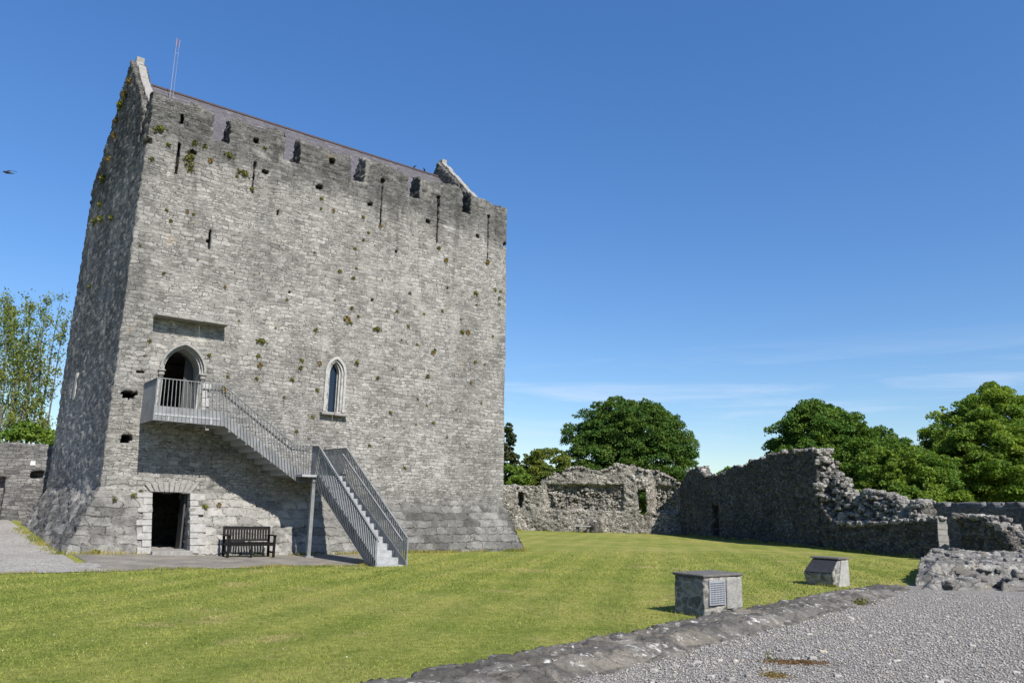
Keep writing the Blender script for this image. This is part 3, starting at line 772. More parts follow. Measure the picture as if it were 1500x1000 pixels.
# slate roof
rm = MB()
ez = 13.75; hy = (RIDGE_Z - ez) / 0.95
rm.loft([[(0.50, RIDGE_Y - hy, ez), (14.2, RIDGE_Y - hy, ez)], [(0.50, RIDGE_Y, RIDGE_Z), (14.2, RIDGE_Y, RIDGE_Z)], [(0.50, RIDGE_Y + hy, ez), (14.2, RIDGE_Y + hy, ez)],
         [(0.50, RIDGE_Y + hy - .1, ez - .12), (14.2, RIDGE_Y + hy - .1, ez - .12)], [(0.50, RIDGE_Y, RIDGE_Z - .15), (14.2, RIDGE_Y, RIDGE_Z - .15)], [(0.50, RIDGE_Y - hy + .1, ez - .12), (14.2, RIDGE_Y - hy + .1, ez - .12)]], cap=False, closed=False)
roof = rm.build('roof', M['slate'], tower)
rg = MB()
for k in range(30):
    x0 = 0.62 + k * (13.5 / 30)
    rg.loft([[(x0, RIDGE_Y - .13, RIDGE_Z - .085), (x0, RIDGE_Y - .04, RIDGE_Z + .035), (x0, RIDGE_Y + .04, RIDGE_Z + .035), (x0, RIDGE_Y + .13, RIDGE_Z - .085)],
             [(x0 + .44, RIDGE_Y - .13, RIDGE_Z - .085), (x0 + .44, RIDGE_Y - .04, RIDGE_Z + .035), (x0 + .44, RIDGE_Y + .04, RIDGE_Z + .035), (x0 + .44, RIDGE_Y + .13, RIDGE_Z - .085)]])
rg.build('ridge_tiles', M['ridge'], roof)
# pale coping stones on the gables
for (xa, xb, yend) in ((0.30, 0.58, 1.0), (14.20, 14.46, 0.9)):
    cp = MB(); n = 11
    for sgn in (-1, 1):
        sl = 0.95 if (sgn < 0 or xa > 5) else 0.80
        for k in range(n):
            t0 = 0.16 + k * (4.0 - .16) / n; t1 = t0 + (4.0 - .16) / n - 0.025
            j = random.uniform(-.03, .03); hh = 0.10 + random.uniform(-.02, .03)
            st_ = .025 if k % 2 else -.01
            p = [(RIDGE_Y + sgn * t0, APEX - sl * t0 + .01 + st_), (RIDGE_Y + sgn * t1, APEX - sl * t1 + .01 + st_)]
            r = []
            for dz in (-0.02, hh):
                (y0, z0), (y1, z1) = p
                r += [(xa + j, y0, z0 + dz), (xb + j, y0, z0 + dz), (xb + j, y1, z1 + dz), (xa + j, y1, z1 + dz)]
            cp.hexa(r)
    cp.box(xa, xb, RIDGE_Y - .2, RIDGE_Y + .2, APEX - 0.15, APEX + 0.12)
    cp.build('coping', M['coping'], tower, bevel=0.015)

def arch_pts(c, w, h, z0, zs, n=9):
    """outline from the foot of the left jamb over the arch to the foot of the right jamb"""
    pts = [(c - w, z0)]
    for k in range(n + 1):
        t = h * math.sin(math.pi / 2 * k / n)
        pts.append((c - float(arch_half(w, h, t)), zs + t))
    for k in range(n - 1, -1, -1):
        t = h * math.sin(math.pi / 2 * k / n)
        pts.append((c + float(arch_half(w, h, t)), zs + t))
    pts.append((c + w, z0))
    return pts
def arch_ring(mb, o, wi, wo, z0, y0, y1):
    hi_, ho = o['h'] + (wi - o['w']), o['h'] + (wo - o['w']) * 1.1
    a = arch_pts(o['x'], wi, hi_, z0, o['zs']); b = arch_pts(o['x'], wo, ho, z0, o['zs'])
    for i in range(len(a) - 1):
        mb.hexa([(a[i][0], y0, a[i][1]), (b[i][0], y0, b[i][1]), (b[i][0], y1, b[i][1]), (a[i][0], y1, a[i][1]),
                 (a[i + 1][0], y0, a[i + 1][1]), (b[i + 1][0], y0, b[i + 1][1]), (b[i + 1][0], y1, b[i + 1][1]), (a[i + 1][0], y1, a[i + 1][1])])

# pointed doorway on the first floor
dw = MB()
arch_ring(dw, DOOR, 0.53, 0.585, 4.10, 0.12, 0.75)
arch_ring(dw, DOOR, 0.585, 0.645, 4.10, 0.04, 0.40)
surround = dw.build('door_surround', M['dressed'], tower)
hd = MB()
arch_ring(hd, DOOR, 0.635, 0.695, DOOR['zs'], -0.05, 0.12)
hd.build('hood_mould', M['coping'], surround)
for s in (-1, 1):
    cpm = MB(); c0 = DOOR['x'] + s * 0.625
    for (z0, z1, r) in ((5.34, 5.40, .06), (5.40, 5.52, .085), (5.52, 5.60, .11)):
        cpm.box(c0 - r, c0 + r, -r + .03, 0.2, z0 + .002, z1)
    cpm.build('capital', M['ledge'], surround, bevel=0.03)
for s in (-1, 1):
    jq = MB(); z = 4.12; k = 0
    while z < 5.30:
        h = random.choice((.2, .24, .28)); ww = .16 if k % 2 else .26
        a, b = DOOR['x'] + s * .648, DOOR['x'] + s * (.648 + ww)
        jq.box(min(a, b), max(a, b), -0.02, .2, z, min(z + h - .012, 5.31)); z += h; k += 1
    jq.build('jamb', M['dressed_white'], surround, bevel=0.012)
reveal_panel = MB(); reveal_panel.box(DOOR['x'] + .25, DOOR['x'] + .56, .80, .85, 4.12, 6.3); reveal_panel.build('door', M['door_grey'], tower)  # added grey panel standing for the right reveal, not a door leaf

# lancet window
wnm = MB()
arch_ring(wnm, WIN, 0.175, 0.235, WIN['z0'], 0.12, 0.40)
arch_ring(wnm, WIN, 0.235, 0.315, WIN['z0'], 0.045, 0.30)
arch_ring(wnm, WIN, 0.315, 0.40, WIN['z0'], -0.02, 0.25)
lw = wnm.build('lancet_window', M['dressed_white'], tower)
wi = MB(); wi.poly([(x, 0.30, z) for x, z in arch_pts(WIN['x'], 0.18, WIN['h'], WIN['z0'], WIN['zs'])]); wi.build('pane', M['glass'], lw)
fr = MB(); arch_ring(fr, WIN, 0.155, 0.178, WIN['z0'], 0.25, 0.29); fr.build('frame', M['dressed_white'], lw)
sl_ = MB(); sl_.box(6.62, 7.08, -0.17, .12, 4.66, 4.765); sl_.box(7.10, 7.62, -0.16, .12, 4.655, 4.755); sl_.build('sill', M['ledge'], lw, bevel=.015)

# drip ledge over the door
lg = MB(); x = 0.92
for wd in (0.62, 0.78, 0.80):
    lg.box(x, x + wd - .008, -0.40, .25, 7.185 + random.uniform(-.01, .01), 7.26); x += wd
lg.build('ledge', M['ledge'], tower, bevel=.01)

# ground floor doorway: quoins and voussoirs that follow the batter
def on_face(x, z, d): return tuple(warp([(x, 0.0, z)])[0] + np.array([0, -d, 0]))
def block(mb, x0, x1, z0, z1, d=0.02, back=0.3, xt0=None, xt1=None):
    xt0 = x0 if xt0 is None else xt0; xt1 = x1 if xt1 is None else xt1
    p = [on_face(x0, z0, d), on_face(x1, z0, d), on_face(x1, z0, -back), on_face(x0, z0, -back),
         on_face(xt0, z1, d), on_face(xt1, z1, d), on_face(xt1, z1, -back), on_face(xt0, z1, -back)]
    mb.hexa(p)
for s in (0, 1):
    q = MB(); z = 0.10; k = s
    while z < 1.84:
        h = random.choice((.17, .20, .23, .26)); z1 = min(z + h, 1.86); ww = .24 if k % 2 else .40 + random.uniform(-.05, .08)
        if s == 0: block(q, LOW['x0'] - ww, LOW['x0'] + .012, z + .006, z1 - .006)
        else: block(q, LOW['x1'] - .012, LOW['x1'] + ww, z + .006, z1 - .006)
        z = z1; k += 1
    q.build('door_jamb', M['jamb'], tower, bevel=.012)
vo = MB()
n = 9
for k in range(n):
    a0, a1 = -1 + 2 * k / n, -1 + 2 * (k + 1) / n - .02
    xm = (LOW['x0'] + LOW['x1']) / 2; hw = .60
    h = 0.36 - .10 * abs((a0 + a1) / 2) + random.uniform(-.04, .04)
    block(vo, xm + hw * a0, xm + hw * a1, 1.875, 1.875 + h, .015 + random.uniform(0, .02), .25, xm + hw * a0 * 1.32, xm + hw * a1 * 1.32)
vo.build('door_arch', M['ledge'], tower, bevel=.015)
th = MB(); th.box(1.44, 2.57, -0.85, 0.4, -.05, 0.19); th.build('threshold', M['ledge'], tower, bevel=.01)
dr = MB(); dr.box(2.49, 2.54, 0.30, 0.75, .18, 1.82); dr.build('door', M['door_grey'], tower)

# slit light with pale dressings on the left flank
sw_ = MB()
sw_.box(0.005, 0.25, 6.60, 6.72, 5.15, 6.15); sw_.box(0.005, 0.25, 6.82, 6.94, 5.15, 6.15)
sw_.build('slit_window', M['dressed'], tower, bevel=.01)

# ------------------------------------------------------------------ mast beside the left gable
mast = thing('mast', 'thin pale twin-rod mast with a reddish tip rising behind the battlements', 'mast', (1.5, 4.3, 16.6))
mm = MB(); mm.tube([(0, 0, -.1), (0.0, 0, 2.3)], [.012, .008], 6); mm.tube([(0.11, 0, -.1), (0.11, 0, 2.25)], [.007, .005], 6)
for z in (.3, 2.0): mm.box(0, .11, -.006, .006, z, z + .012)
mm.build('rod', M['pole'], mast)
mt = MB(); mt.tube([(0, 0, 2.3), (0, 0, 2.62)], [.018, .014], 6); mt.tube([(.11, 0, 2.25), (.11, 0, 2.6)], [.012, .009], 6); mt.build('tip', M['pole_red'], mast)

# ------------------------------------------------------------------ steel staircase
st = thing('metal_staircase', 'galvanised steel stair climbing from the path to the pointed first floor doorway', 'staircase', (5.72, -1.85, 0))
SO = Vector((5.72, -1.85, 0))
class SM(MB):
    def build(s, name, mat, parent=None, **k):
        s.v = [tuple(Vector(p) - SO) for p in s.v]
        return MB.build(s, name, mat, parent, **k)
def railing(name, path_top, path_bot, sp=0.105, bw=0.036, bt=0.015, parent=st, end_posts=True):
    """upright flat bars between a top line and a bottom line (matching polylines)"""
    mb = SM()
    tops = [Vector(p) for p in path_top]; bots = [Vector(p) for p in path_bot]
    for i in range(len(tops) - 1):
        L = (Vector((tops[i + 1].x, tops[i + 1].y, 0)) - Vector((tops[i].x, tops[i].y, 0))).length
        n = max(1, int(round(L / sp)))
        d = (tops[i + 1] - tops[i]); d.z = 0; d.normalize()
        for k in range(n + (1 if i == len(tops) - 2 else 0)):
            t = k / n
            a = tops[i].lerp(tops[i + 1], t); b = bots[i].lerp(bots[i + 1], t)
            nrm = Vector((-d.y, d.x, 0))
            hx, hn = d * bt / 2, nrm * bw / 2
            mb.hexa([b - hx - hn, b + hx - hn, b + hx + hn, b - hx + hn, a - hx - hn, a + hx - hn, a + hx + hn, a - hx + hn])
    r = mb.build(name, M['steel'], parent)
    tr = SM()
    for a, b in zip(tops, tops[1:]): tr.bar(a, b, 0.055, 0.022)
    tr.build('top_rail', M['steel'], r)
    return r
def plate(pts, name, nrm, t=0.012):
    mb = SM(); n = Vector(nrm) * t / 2
    mb.loft([[Vector(p) - n for p in pts], [Vector(p) + n for p in pts]])
    return mb.build(name, M['steel'], st)
LX0, LX1, LY, LZ = 0.90, 2.80, -1.5, 4.08
# upper landing
ld = SM(); ld.box(LX0, LX1, LY + .01, -0.02, LZ - .05, LZ)
for x in (1.3, 1.9, 2.5): ld.box(x, x + .06, LY + .02, -.02, LZ - .19, LZ - .052)
ld.build('landing', M['tread'], st)
railing('railing', [(LX0, LY, 5.10), (2.76, LY, 5.10), (5.16, LY, 3.47), (5.70, LY, 3.44)],
        [(LX0, LY, 3.87), (2.93, LY, 3.85), (5.38, LY, 2.27), (5.70, LY, 2.25)])
railing('railing', [(LX0, 0.0, 5.10), (LX0, LY, 5.10)], [(LX0, 0.0, 3.87), (LX0, LY, 3.87)], 0.10)
plate([(LX0, LY + .03, 3.88), (2.93, LY + .03, 3.86), (5.38, LY + .03, 2.28), (5.70, LY + .03, 2.26), (5.70, LY + .03, 2.70), (5.25, LY + .03, 2.72), (2.80, LY + .03, 4.30), (LX0, LY + .03, 4.30)], 'stringer', (0, 1, 0))
plate([(LX0 + .03, LY + .04, 3.88), (LX0 + .03, -.02, 3.88), (LX0 + .03, -.02, 4.30), (LX0 + .03, LY + .04, 4.30)], 'fascia', (1, 0, 0))
plate([(2.93, -.05, 3.86), (5.38, -.05, 2.28), (5.38, -.05, 2.66), (2.85, -.05, 4.25)], 'stringer', (0, 1, 0))
# flight one
n1 = 9
for k in range(n1):
    x0 = 2.80 + k * (5.28 - 2.80) / n1; z = LZ - (k + 1) * (LZ - 2.52) / (n1)
    sm = SM(); sm.box(x0, x0 + .30, LY + .045, -.07, z - .03, z); sm.box(x0 - .006, x0 + .006, LY + .045, -.07, z + .002, z + .14)
    sm.build('step', M['tread'], st)
# middle landing
ml = SM(); ml.box(5.30, 6.78, -1.98, -0.03, 2.45, 2.52); ml.build('landing', M['tread'], st)
plate([(6.79, -.05, 2.27), (6.79, -1.98, 2.27), (6.79, -1.98, 2.6), (6.79, -.05, 2.6)], 'fascia', (1, 0, 0))
FX0, FX1 = 5.80, 6.76
yb = -6.12
for X0 in (FX0, FX1):
    s0 = -0.15 if X0 > 6 else -1.5
    railing('railing', [(X0, s0, 3.44), (X0, -1.98, 3.42), (X0, yb, 0.74)], [(X0, s0, 2.25), (X0, -1.70, 2.25), (X0, yb, -.02)] , 0.105)
    ins = .03 if X0 < 6 else -.03
    plate([(X0 + ins, -1.75, 2.28), (X0 + ins, -5.55, .03), (X0 + ins, yb, .03), (X0 + ins, yb, .12), (X0 + ins, -2.0, 2.50), (X0 + ins, -1.75, 2.50)], 'stringer', (1, 0, 0))
n2 = 14
for k in range(n2):
    y0 = -1.98 - k * (6.0 - 1.98) / n2; z = 2.52 - (k + 1) * 2.49 / n2
    sm = SM(); sm.box(FX0 + .045, FX1 - .045, y0 - .29, y0, z - .03, z); sm.box(FX0 + .045, FX1 - .045, y0 - .006, y0 + .006, z + .002, z + .145)
    sm.build('step', M['tread'], st)
hr = SM()
pp = [(2.2, -1.40, 4.92), (2.70, -1.40, 4.92), (5.10, -1.40, 3.31), (5.66, -1.40, 3.29)]
for a, b in zip(pp, pp[1:]): hr.bar(a, b, .05, .05)
for a in pp: hr.bar((a[0], -1.40, a[2]), (a[0], -1.49, a[2] - .06), .02, .02)
hr.build('handrail', M['steel_dark'], st)
hr = SM()
for X0 in (FX0 + .1, FX1 - .1):
    hr.bar((X0, -1.9, 3.22), (X0, -6.0, 0.66), .045, .045)
hr.build('handrail', M['steel'], st)
for (px, py) in ((5.74, -1.86),):
    po = SM(); po.box(px - .055, px + .055, py - .055, py + .055, 0, 2.26); po.box(px - .12, px + .12, py - .12, py + .12, 0, .045); po.build('post', M['steel'], st)
bm_ = SM(); bm_.box(5.70, 6.78, -1.90, -1.82, 2.29, 2.44); bm_.build('beam', M['steel'], st)

# ------------------------------------------------------------------ bench
be = thing('garden_bench', 'black slatted wooden bench standing against the tower beside the low doorway', 'bench', (4.06, -1.32, 0.012), math.radians(-3))
bw = 1.42
for s in (-1, 1):
    x = s * (bw / 2 - .03)
    l = MB(); l.box(x - .035, x + .035, -.30, -.23, 0, .62); l.build('leg', M['bench'], be, bevel=.006)
    l = MB(); l.hexa([(x - .035, .20, 0), (x + .035, .20, 0), (x + .035, .27, 0), (x - .035, .27, 0), (x - .035, .33, .90), (x + .035, .33, .90), (x + .035, .39, .90), (x - .035, .39, .90)]); l.build('leg', M['bench'], be, bevel=.006)
    l = MB(); l.box(x - .045, x + .045, -.34, .30, .622, .66); l.build('armrest', M['bench'], be, bevel=.008)
    l = MB(); l.box(x - .025, x + .025, -.22, .22, .12, .17); l.box(x - .025, x + .025, -.22, .22, .34, .41); l.build('side_rail', M['bench'], be)
l = MB(); l.box(-.03, .03, -.29, -.235, 0, .40); l.build('leg', M['bench'], be)
l = MB()
for k in range(5): l.box(-bw / 2 + .08, bw / 2 - .08, -.30 + k * .105, -.30 + k * .105 + .085, .415, .44)
l.box(-bw / 2 + .07, bw / 2 - .07, -.285, -.255, .34, .413)
l.build('seat', M['bench'], be, bevel=.004)
l = MB()
l.hexa([(-bw / 2 + .07, .31, .80), (bw / 2 - .07, .31, .80), (bw / 2 - .07, .35, .80), (-bw / 2 + .07, .35, .80), (-bw / 2 + .07, .325, .90), (bw / 2 - .07, .325, .90), (bw / 2 - .07, .365, .90), (-bw / 2 + .07, .365, .90)])
l.hexa([(-bw / 2 + .07, .255, .46), (bw / 2 - .07, .255, .46), (bw / 2 - .07, .295, .46), (-bw / 2 + .07, .295, .46), (-bw / 2 + .07, .265, .52), (bw / 2 - .07, .265, .52), (bw / 2 - .07, .305, .52), (-bw / 2 + .07, .305, .52)])
ns = 15
for k in range(ns):
    x = -bw / 2 + .13 + k * (bw - .26) / (ns - 1)
    l.hexa([(x - .03, .268, .522), (x + .03, .268, .522), (x + .03, .29, .522), (x - .03, .29, .522), (x - .03, .318, .798), (x + .03, .318, .798), (x + .03, .34, .798), (x - .03, .34, .798)])
l.build('backrest', M['bench'], be)

# ------------------------------------------------------------------ ruined walls
def ruin(name, label, cat, A, B, thick, top, mat, step=0.11, cuts=(), feats_s=(), feats_z=(), sc=(2.6, 2.6, 4.6), amp=0.07, relaxn=1, seed=0, z0=-0.3, face=None, jit=.06, base=0.0, hn=.10, zstep=None):
    """wall from A to B; s runs along, t back from the front face; top(s,t) -> height"""
    A = np.array(A, float); B = np.array(B, float); L = np.linalg.norm(B - A); d = (B - A) / L
    smax = L
    tp = np.vectorize(top) if not getattr(top, 'vec', False) else top
    ss = lines(0, smax, step, feats_s); ts = lines(0, thick, step); 
    S = (ss[1:] + ss[:-1]) / 2; T = (ts[1:] + ts[:-1]) / 2
    H = tp(S[:, None] + 0 * T[None, :], T[None, :] + 0 * S[:, None])
    H = H + hn * fbm(np.stack([np.repeat(S, len(T)), np.tile(T, len(S)), np.zeros(len(S) * len(T))], 1), 2.5, seed + 3, 3).reshape(H.shape)
    zz = lines(z0, float(H.max()) + step, zstep or step, feats_z)
    Zc = (zz[1:] + zz[:-1]) / 2
    fl = Zc[None, None, :] < H[:, :, None]
    G = dict(S=S[:, None, None], T=T[None, :, None], Z=Zc[None, None, :])
    for c in cuts: fl &= ~c(**G)
    V, Q = vox(ss, ts, zz, fl)
    V = relax(V, Q, relaxn, .5)
    if face is not None: V = face(V)
    V = rubble(V, Q, sc, amp, seed=seed, jit=jit)
    rz = math.atan2(d[1], d[0])
    o = link(name, mesh_np(name, V, Q), mat, None, (A[0], A[1], base), rz)
    return tag(o, label, cat, None, 'thing')

def prof(pts):
    a = np.array([p[0] for p in pts]); b = np.array([p[1] for p in pts])
    def f(s, t): return np.interp(s, a, b)
    f.vec = True
    return f

# --- far curtain wall behind the lawn (runs left to right, t goes away from the camera)
FA, FB = (23.75, 36.28), (41.6, 13.1)            # its left half stands behind the tower
off = 1.79 + 15.0
far_pts = [(-18, 3.4), (-3, 3.4), (1.3, 3.3), (1.45, 3.85), (2.1, 3.95), (2.5, 4.4), (2.75, 4.15), (3.7, 4.8), (4.5, 4.85), (5.9, 4.42), (6.4, 4.65), (7.4, 5.02), (8.5, 5.02), (9.2, 4.65), (10.5, 4.55), (11.7, 3.85), (12.3, 3.3), (14, 3.2)]
far_top = prof([(s + off, z) for s, z in far_pts])
def hollow(V):
    # the facing is robbed out over a broad band: the rubble core shows, set back
    s, t, z = V[:, 0] - off, V[:, 1], V[:, 2]
    m = sstep(s, 1.75, 2.1) * sstep(s, 11.9, 11.5) * sstep(z, 1.55, 1.75) * sstep(z, 3.55, 3.35)
    m = m * (1 - sstep(s, 7.6, 7.9) * sstep(s, 10.3, 10.0))
    m2 = sstep(s, 9.6, 10.2) * sstep(z, 2.0, 2.3) * 0.6
    P = np.stack([s, t * 0, z], 1)
    dpt = np.maximum(m * (0.46 + 0.30 * fbm(P, 1.6, 77, 3)), m2 * (0.25 + .2 * fbm(P, 1.6, 78, 3)))
    V = V.copy(); V[:, 1] += dpt * (t < 0.4)
    return V
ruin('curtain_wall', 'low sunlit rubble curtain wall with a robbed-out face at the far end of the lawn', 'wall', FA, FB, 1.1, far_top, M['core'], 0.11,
     cuts=[lambda S, T, Z: (np.abs(S - off - 9.2) < .30) & (Z > 1.4) & (Z < 3.2) & (T < 2.0),
           lambda S, T, Z: (np.abs(S - off + .2) < .13 + .13 * np.clip((Z - 1.8) / 1.1, 0, 1)) & (Z > 1.8) & (Z < 2.85) & (T < .9)],
     feats_s=[off + 8.9, off + 9.5], feats_z=[1.4, 3.2], face=hollow, amp=0.10, seed=5, sc=(2.8, 2.8, 4.4), jit=.08)

# --- tall shaded cross wall on the right, from AA towards the camera at BB
AA, BB = np.array([41.3, 13.5]), np.array([27.8, -10.8])
LAB = np.linalg.norm(BB - AA); dAB = (BB - AA) / LAB
nAB = np.array([dAB[1], -dAB[0]])      # points away from the lawn? fixed below
if nAB @ np.array([1, 0]) < 0: nAB = -nAB
# local frame: s along AB, t must go away from the camera: mirror by running from the other end
def P_ab(s, t=0.0): return AA + dAB * s + nAB * t
def ruin_ab(name, label, s0, s1, thick, top, t0=0.0, **k):
    A = P_ab(s0, t0); B = P_ab(s1, t0)          # t (left of the run) points away from the lawn
    g = lambda s, t: top(s + s0, t)
    g.vec = True
    cu = [(lambda c: (lambda S, T, Z: c(S + s0, T, Z)))(c) for c in k.pop('cuts', ())]
    fs = [s - s0 for s in k.pop('feats_s', ())]
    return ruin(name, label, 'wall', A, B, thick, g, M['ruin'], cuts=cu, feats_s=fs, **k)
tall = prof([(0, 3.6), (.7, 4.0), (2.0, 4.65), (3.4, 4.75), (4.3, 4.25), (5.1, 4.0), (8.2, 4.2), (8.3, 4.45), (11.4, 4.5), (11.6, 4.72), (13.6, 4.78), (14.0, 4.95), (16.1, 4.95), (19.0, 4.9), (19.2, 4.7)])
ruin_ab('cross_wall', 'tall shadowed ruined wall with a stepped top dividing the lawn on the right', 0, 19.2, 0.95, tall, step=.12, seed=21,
        cuts=[lambda s, T, Z: (np.abs(s - 6.3) < .5) & (Z > .1) & (Z < 2.1) & (T < .6)], feats_s=[5.8, 6.8], amp=.09)
def broken_end(s, t):
    # the torn end steps down towards the camera: low in front, higher at the back
    back = np.interp(s, [19.2, 19.5, 20.2, 20.5, 21.3, 22.2, 23.8, 24.9, 25.4, 25.6, 26.4, 26.7, 27.4, 27.9], [4.3, 3.7, 3.3, 2.9, 2.35, 2.75, 2.55, 2.25, 1.9, 2.25, 2.2, 1.75, 1.6, 1.65])
    front = np.interp(s, [19.2, 19.6, 20.3, 21.5, 24.0, 26.0, 26.8, 27.9], [3.4, 1.9, 1.35, 1.25, 1.3, 1.45, 1.5, 1.62])
    w = sstep(t, 0.15, 0.8)
    return np.where((s > 26.3) & (t > .5), -.5, front * (1 - w) + back * w)
ruin_ab('broken_wall', 'broken rubble stump with a torn sunlit crest between the tall cross wall and the gap', 19.24, 27.85, 1.15, broken_end, step=.10, seed=33, amp=.10, sc=(2.2, 2.2, 3.6))
stub = prof([(28.9, 1.66), (30.3, 1.68), (30.9, 1.36), (31.5, 1.12), (31.75, .65), (32.1, .3)])
ruin_ab('wall_stub', 'short wall stub with a sloping broken top beyond the doorway gap', 28.95, 32.1, 0.9, stub, step=.10, seed=41, amp=.09)
qn = MB()
for k in range(7):
    z = .02 + k * .23
    qn.box(-.02 - .0, .03 + random.uniform(0, .02), .02 + random.uniform(0, .03), .40 + random.uniform(0, .06), z, z + .215)
qo = qn.build('quoin_pier', M['ledge'], None, (P_ab(27.85)[0], P_ab(27.85)[1], 0), math.atan2(dAB[1], dAB[0]))
for v in qo.data.vertices: v.co.y = -v.co.y if nAB @ np.array([-dAB[1], dAB[0]]) < 0 else v.co.y
tag(qo, 'pale dressed quoin stones lining the end of the broken wall at the gap', 'quoins', None, 'thing')
def stones(name, parent, pts, size, mat, seed):
    rng = np.random.default_rng(seed)
    Vs, Qs = [], []
    n = 5
    g = np.linspace(-1, 1, n)
    V0, Q0 = vox(g, g, g, np.ones((n - 1,) * 3, bool))
    for k, p in enumerate(pts):
        V = relax(V0, Q0, 1, .5) * size * rng.uniform(.4, 1.45) * rng.uniform(.6, 1.3, 3) * np.array([1, 1, .6])
        V = V + size * .30 * np.stack([vnoise(V + k * 7.1, 2.2 / size * .4, seed + j) for j in range(3)], 1)
        a = rng.uniform(0, 6.28); ca, sa = math.cos(a), math.sin(a)
        V = np.stack([V[:, 0] * ca - V[:, 1] * sa, V[:, 0] * sa + V[:, 1] * ca, V[:, 2]], 1) + p
        Qs.append(Q0 + len(V0) * k); Vs.append(V)
    return tag(link(name, mesh_np(name, np.concatenate(Vs), np.concatenate(Qs)), mat, parent), kind='stuff')
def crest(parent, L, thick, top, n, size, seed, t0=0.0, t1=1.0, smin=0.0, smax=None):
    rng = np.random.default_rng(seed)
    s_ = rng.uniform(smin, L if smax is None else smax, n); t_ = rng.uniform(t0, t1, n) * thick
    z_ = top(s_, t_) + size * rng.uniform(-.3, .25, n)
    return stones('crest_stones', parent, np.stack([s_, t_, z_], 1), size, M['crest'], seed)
_cw = [o for o in bpy.data.objects if o.name.startswith('cross_wall')][0]
_bw = [o for o in bpy.data.objects if o.name.startswith('broken_wall')][0]
_sw = [o for o in bpy.data.objects if o.name.startswith('wall_stub')][0]
_gt = lambda s, t: tall(s, t)
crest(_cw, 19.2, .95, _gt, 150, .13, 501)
_ef = np.random.default_rng(9)
_ep = np.stack([19.2 - _ef.uniform(-.12, .04, 70), _ef.uniform(.05, .9, 70), _ef.uniform(2.2, 4.85, 70)], 1)
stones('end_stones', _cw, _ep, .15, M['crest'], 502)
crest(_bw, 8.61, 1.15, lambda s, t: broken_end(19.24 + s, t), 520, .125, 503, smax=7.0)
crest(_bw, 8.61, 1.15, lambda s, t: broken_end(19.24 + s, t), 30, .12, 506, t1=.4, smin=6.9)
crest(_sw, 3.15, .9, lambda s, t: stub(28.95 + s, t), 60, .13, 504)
# --- long boundary wall behind
LW0, LW1 = P_ab(14, 7.5), P_ab(48, 7.5)
ruin('boundary_wall', 'long straight dark boundary wall running behind the ruins under the trees on the right', 'wall', LW0, LW1, .6, prof([(0, 2.36), (60, 2.36)]), M['darkwall'], .2, amp=.04, seed=52, jit=.03)
# --- wall behind the tower on the left
def leftcut(S, T, Z): return (S > 14.7) & (S < 15.18) & (Z > 2.44) & (Z < 2.72) & (T < .6)
lwall = ruin('boundary_wall', 'dark coursed stone wall with a red door and square opening behind the tower', 'wall', (-15, 12.5), (6, 12.5), .7, prof([(0, 3.9), (13.0, 3.8), (14.2, 3.88), (15.2, 3.8), (15.9, 3.65), (21, 3.6)]), M['darkwall'], .11,
     cuts=[leftcut, lambda S, T, Z: (S > 12.4) & (S < 13.84) & (Z < 2.44) & (Z > 0.4) & (T < .5)], feats_s=[14.7, 15.18, 12.4, 13.84], feats_z=[2.44, 2.72], amp=.04, seed=61, jit=.04, z0=0.2)
dd_ = MB(); dd_.box(12.42, 13.70, .18, .24, .5, 2.1); dd_.build('door', M['red'], lwall)
pl_ = MB(); pl_.box(14.62, 14.79, -.03, .06, 2.95, 3.12); pl_.build('sign_plate', M['white_tile'], lwall)

# --- stone seat at the foot of the far wall
dF = (np.array(FB) - np.array(FA)); dF /= np.linalg.norm(dF); nF = np.array([dF[1], -dF[0]])
pS = np.array(FA) + dF * (off + 4.9) + nF * .95
seat = thing('stone_bench', 'small slab bench on stone blocks at the foot of the far curtain wall', 'bench', (pS[0], pS[1], 0), math.atan2(dF[1], dF[0]))
mb = MB(); mb.box(-.62, .55, -.32, .3, .40, .50); mb.build('slab', M['jamb'], seat, bevel=.02)
for x in (-.5, .3):
    mb = MB(); mb.box(x, x + .16, -.2, .25, 0, .397); mb.build('support', M['cap'], seat, bevel=.02)
pB = np.array(FA) + dF * (off + 5.75) + nF * .35
Vb, Qb = vox(lines(-.5, .5, .1), lines(-.35, .35, .1), lines(-.1, .8, .1), np.ones((10, 7, 9), bool))
r = np.linalg.norm(Vb * [1 / .6, 1 / .5, 1 / .85], axis=1)
Vb = rubble(relax(Vb, Qb, 6, .6), Qb, (2, 2, 2), .08, seed=4)
tag(link('boulder', mesh_np('boulder', Vb, Qb), M['ruin'], None, (pB[0], pB[1], 0), .2), 'rounded grey boulder beside the slab bench at the far wall', 'boulder', None, 'thing')

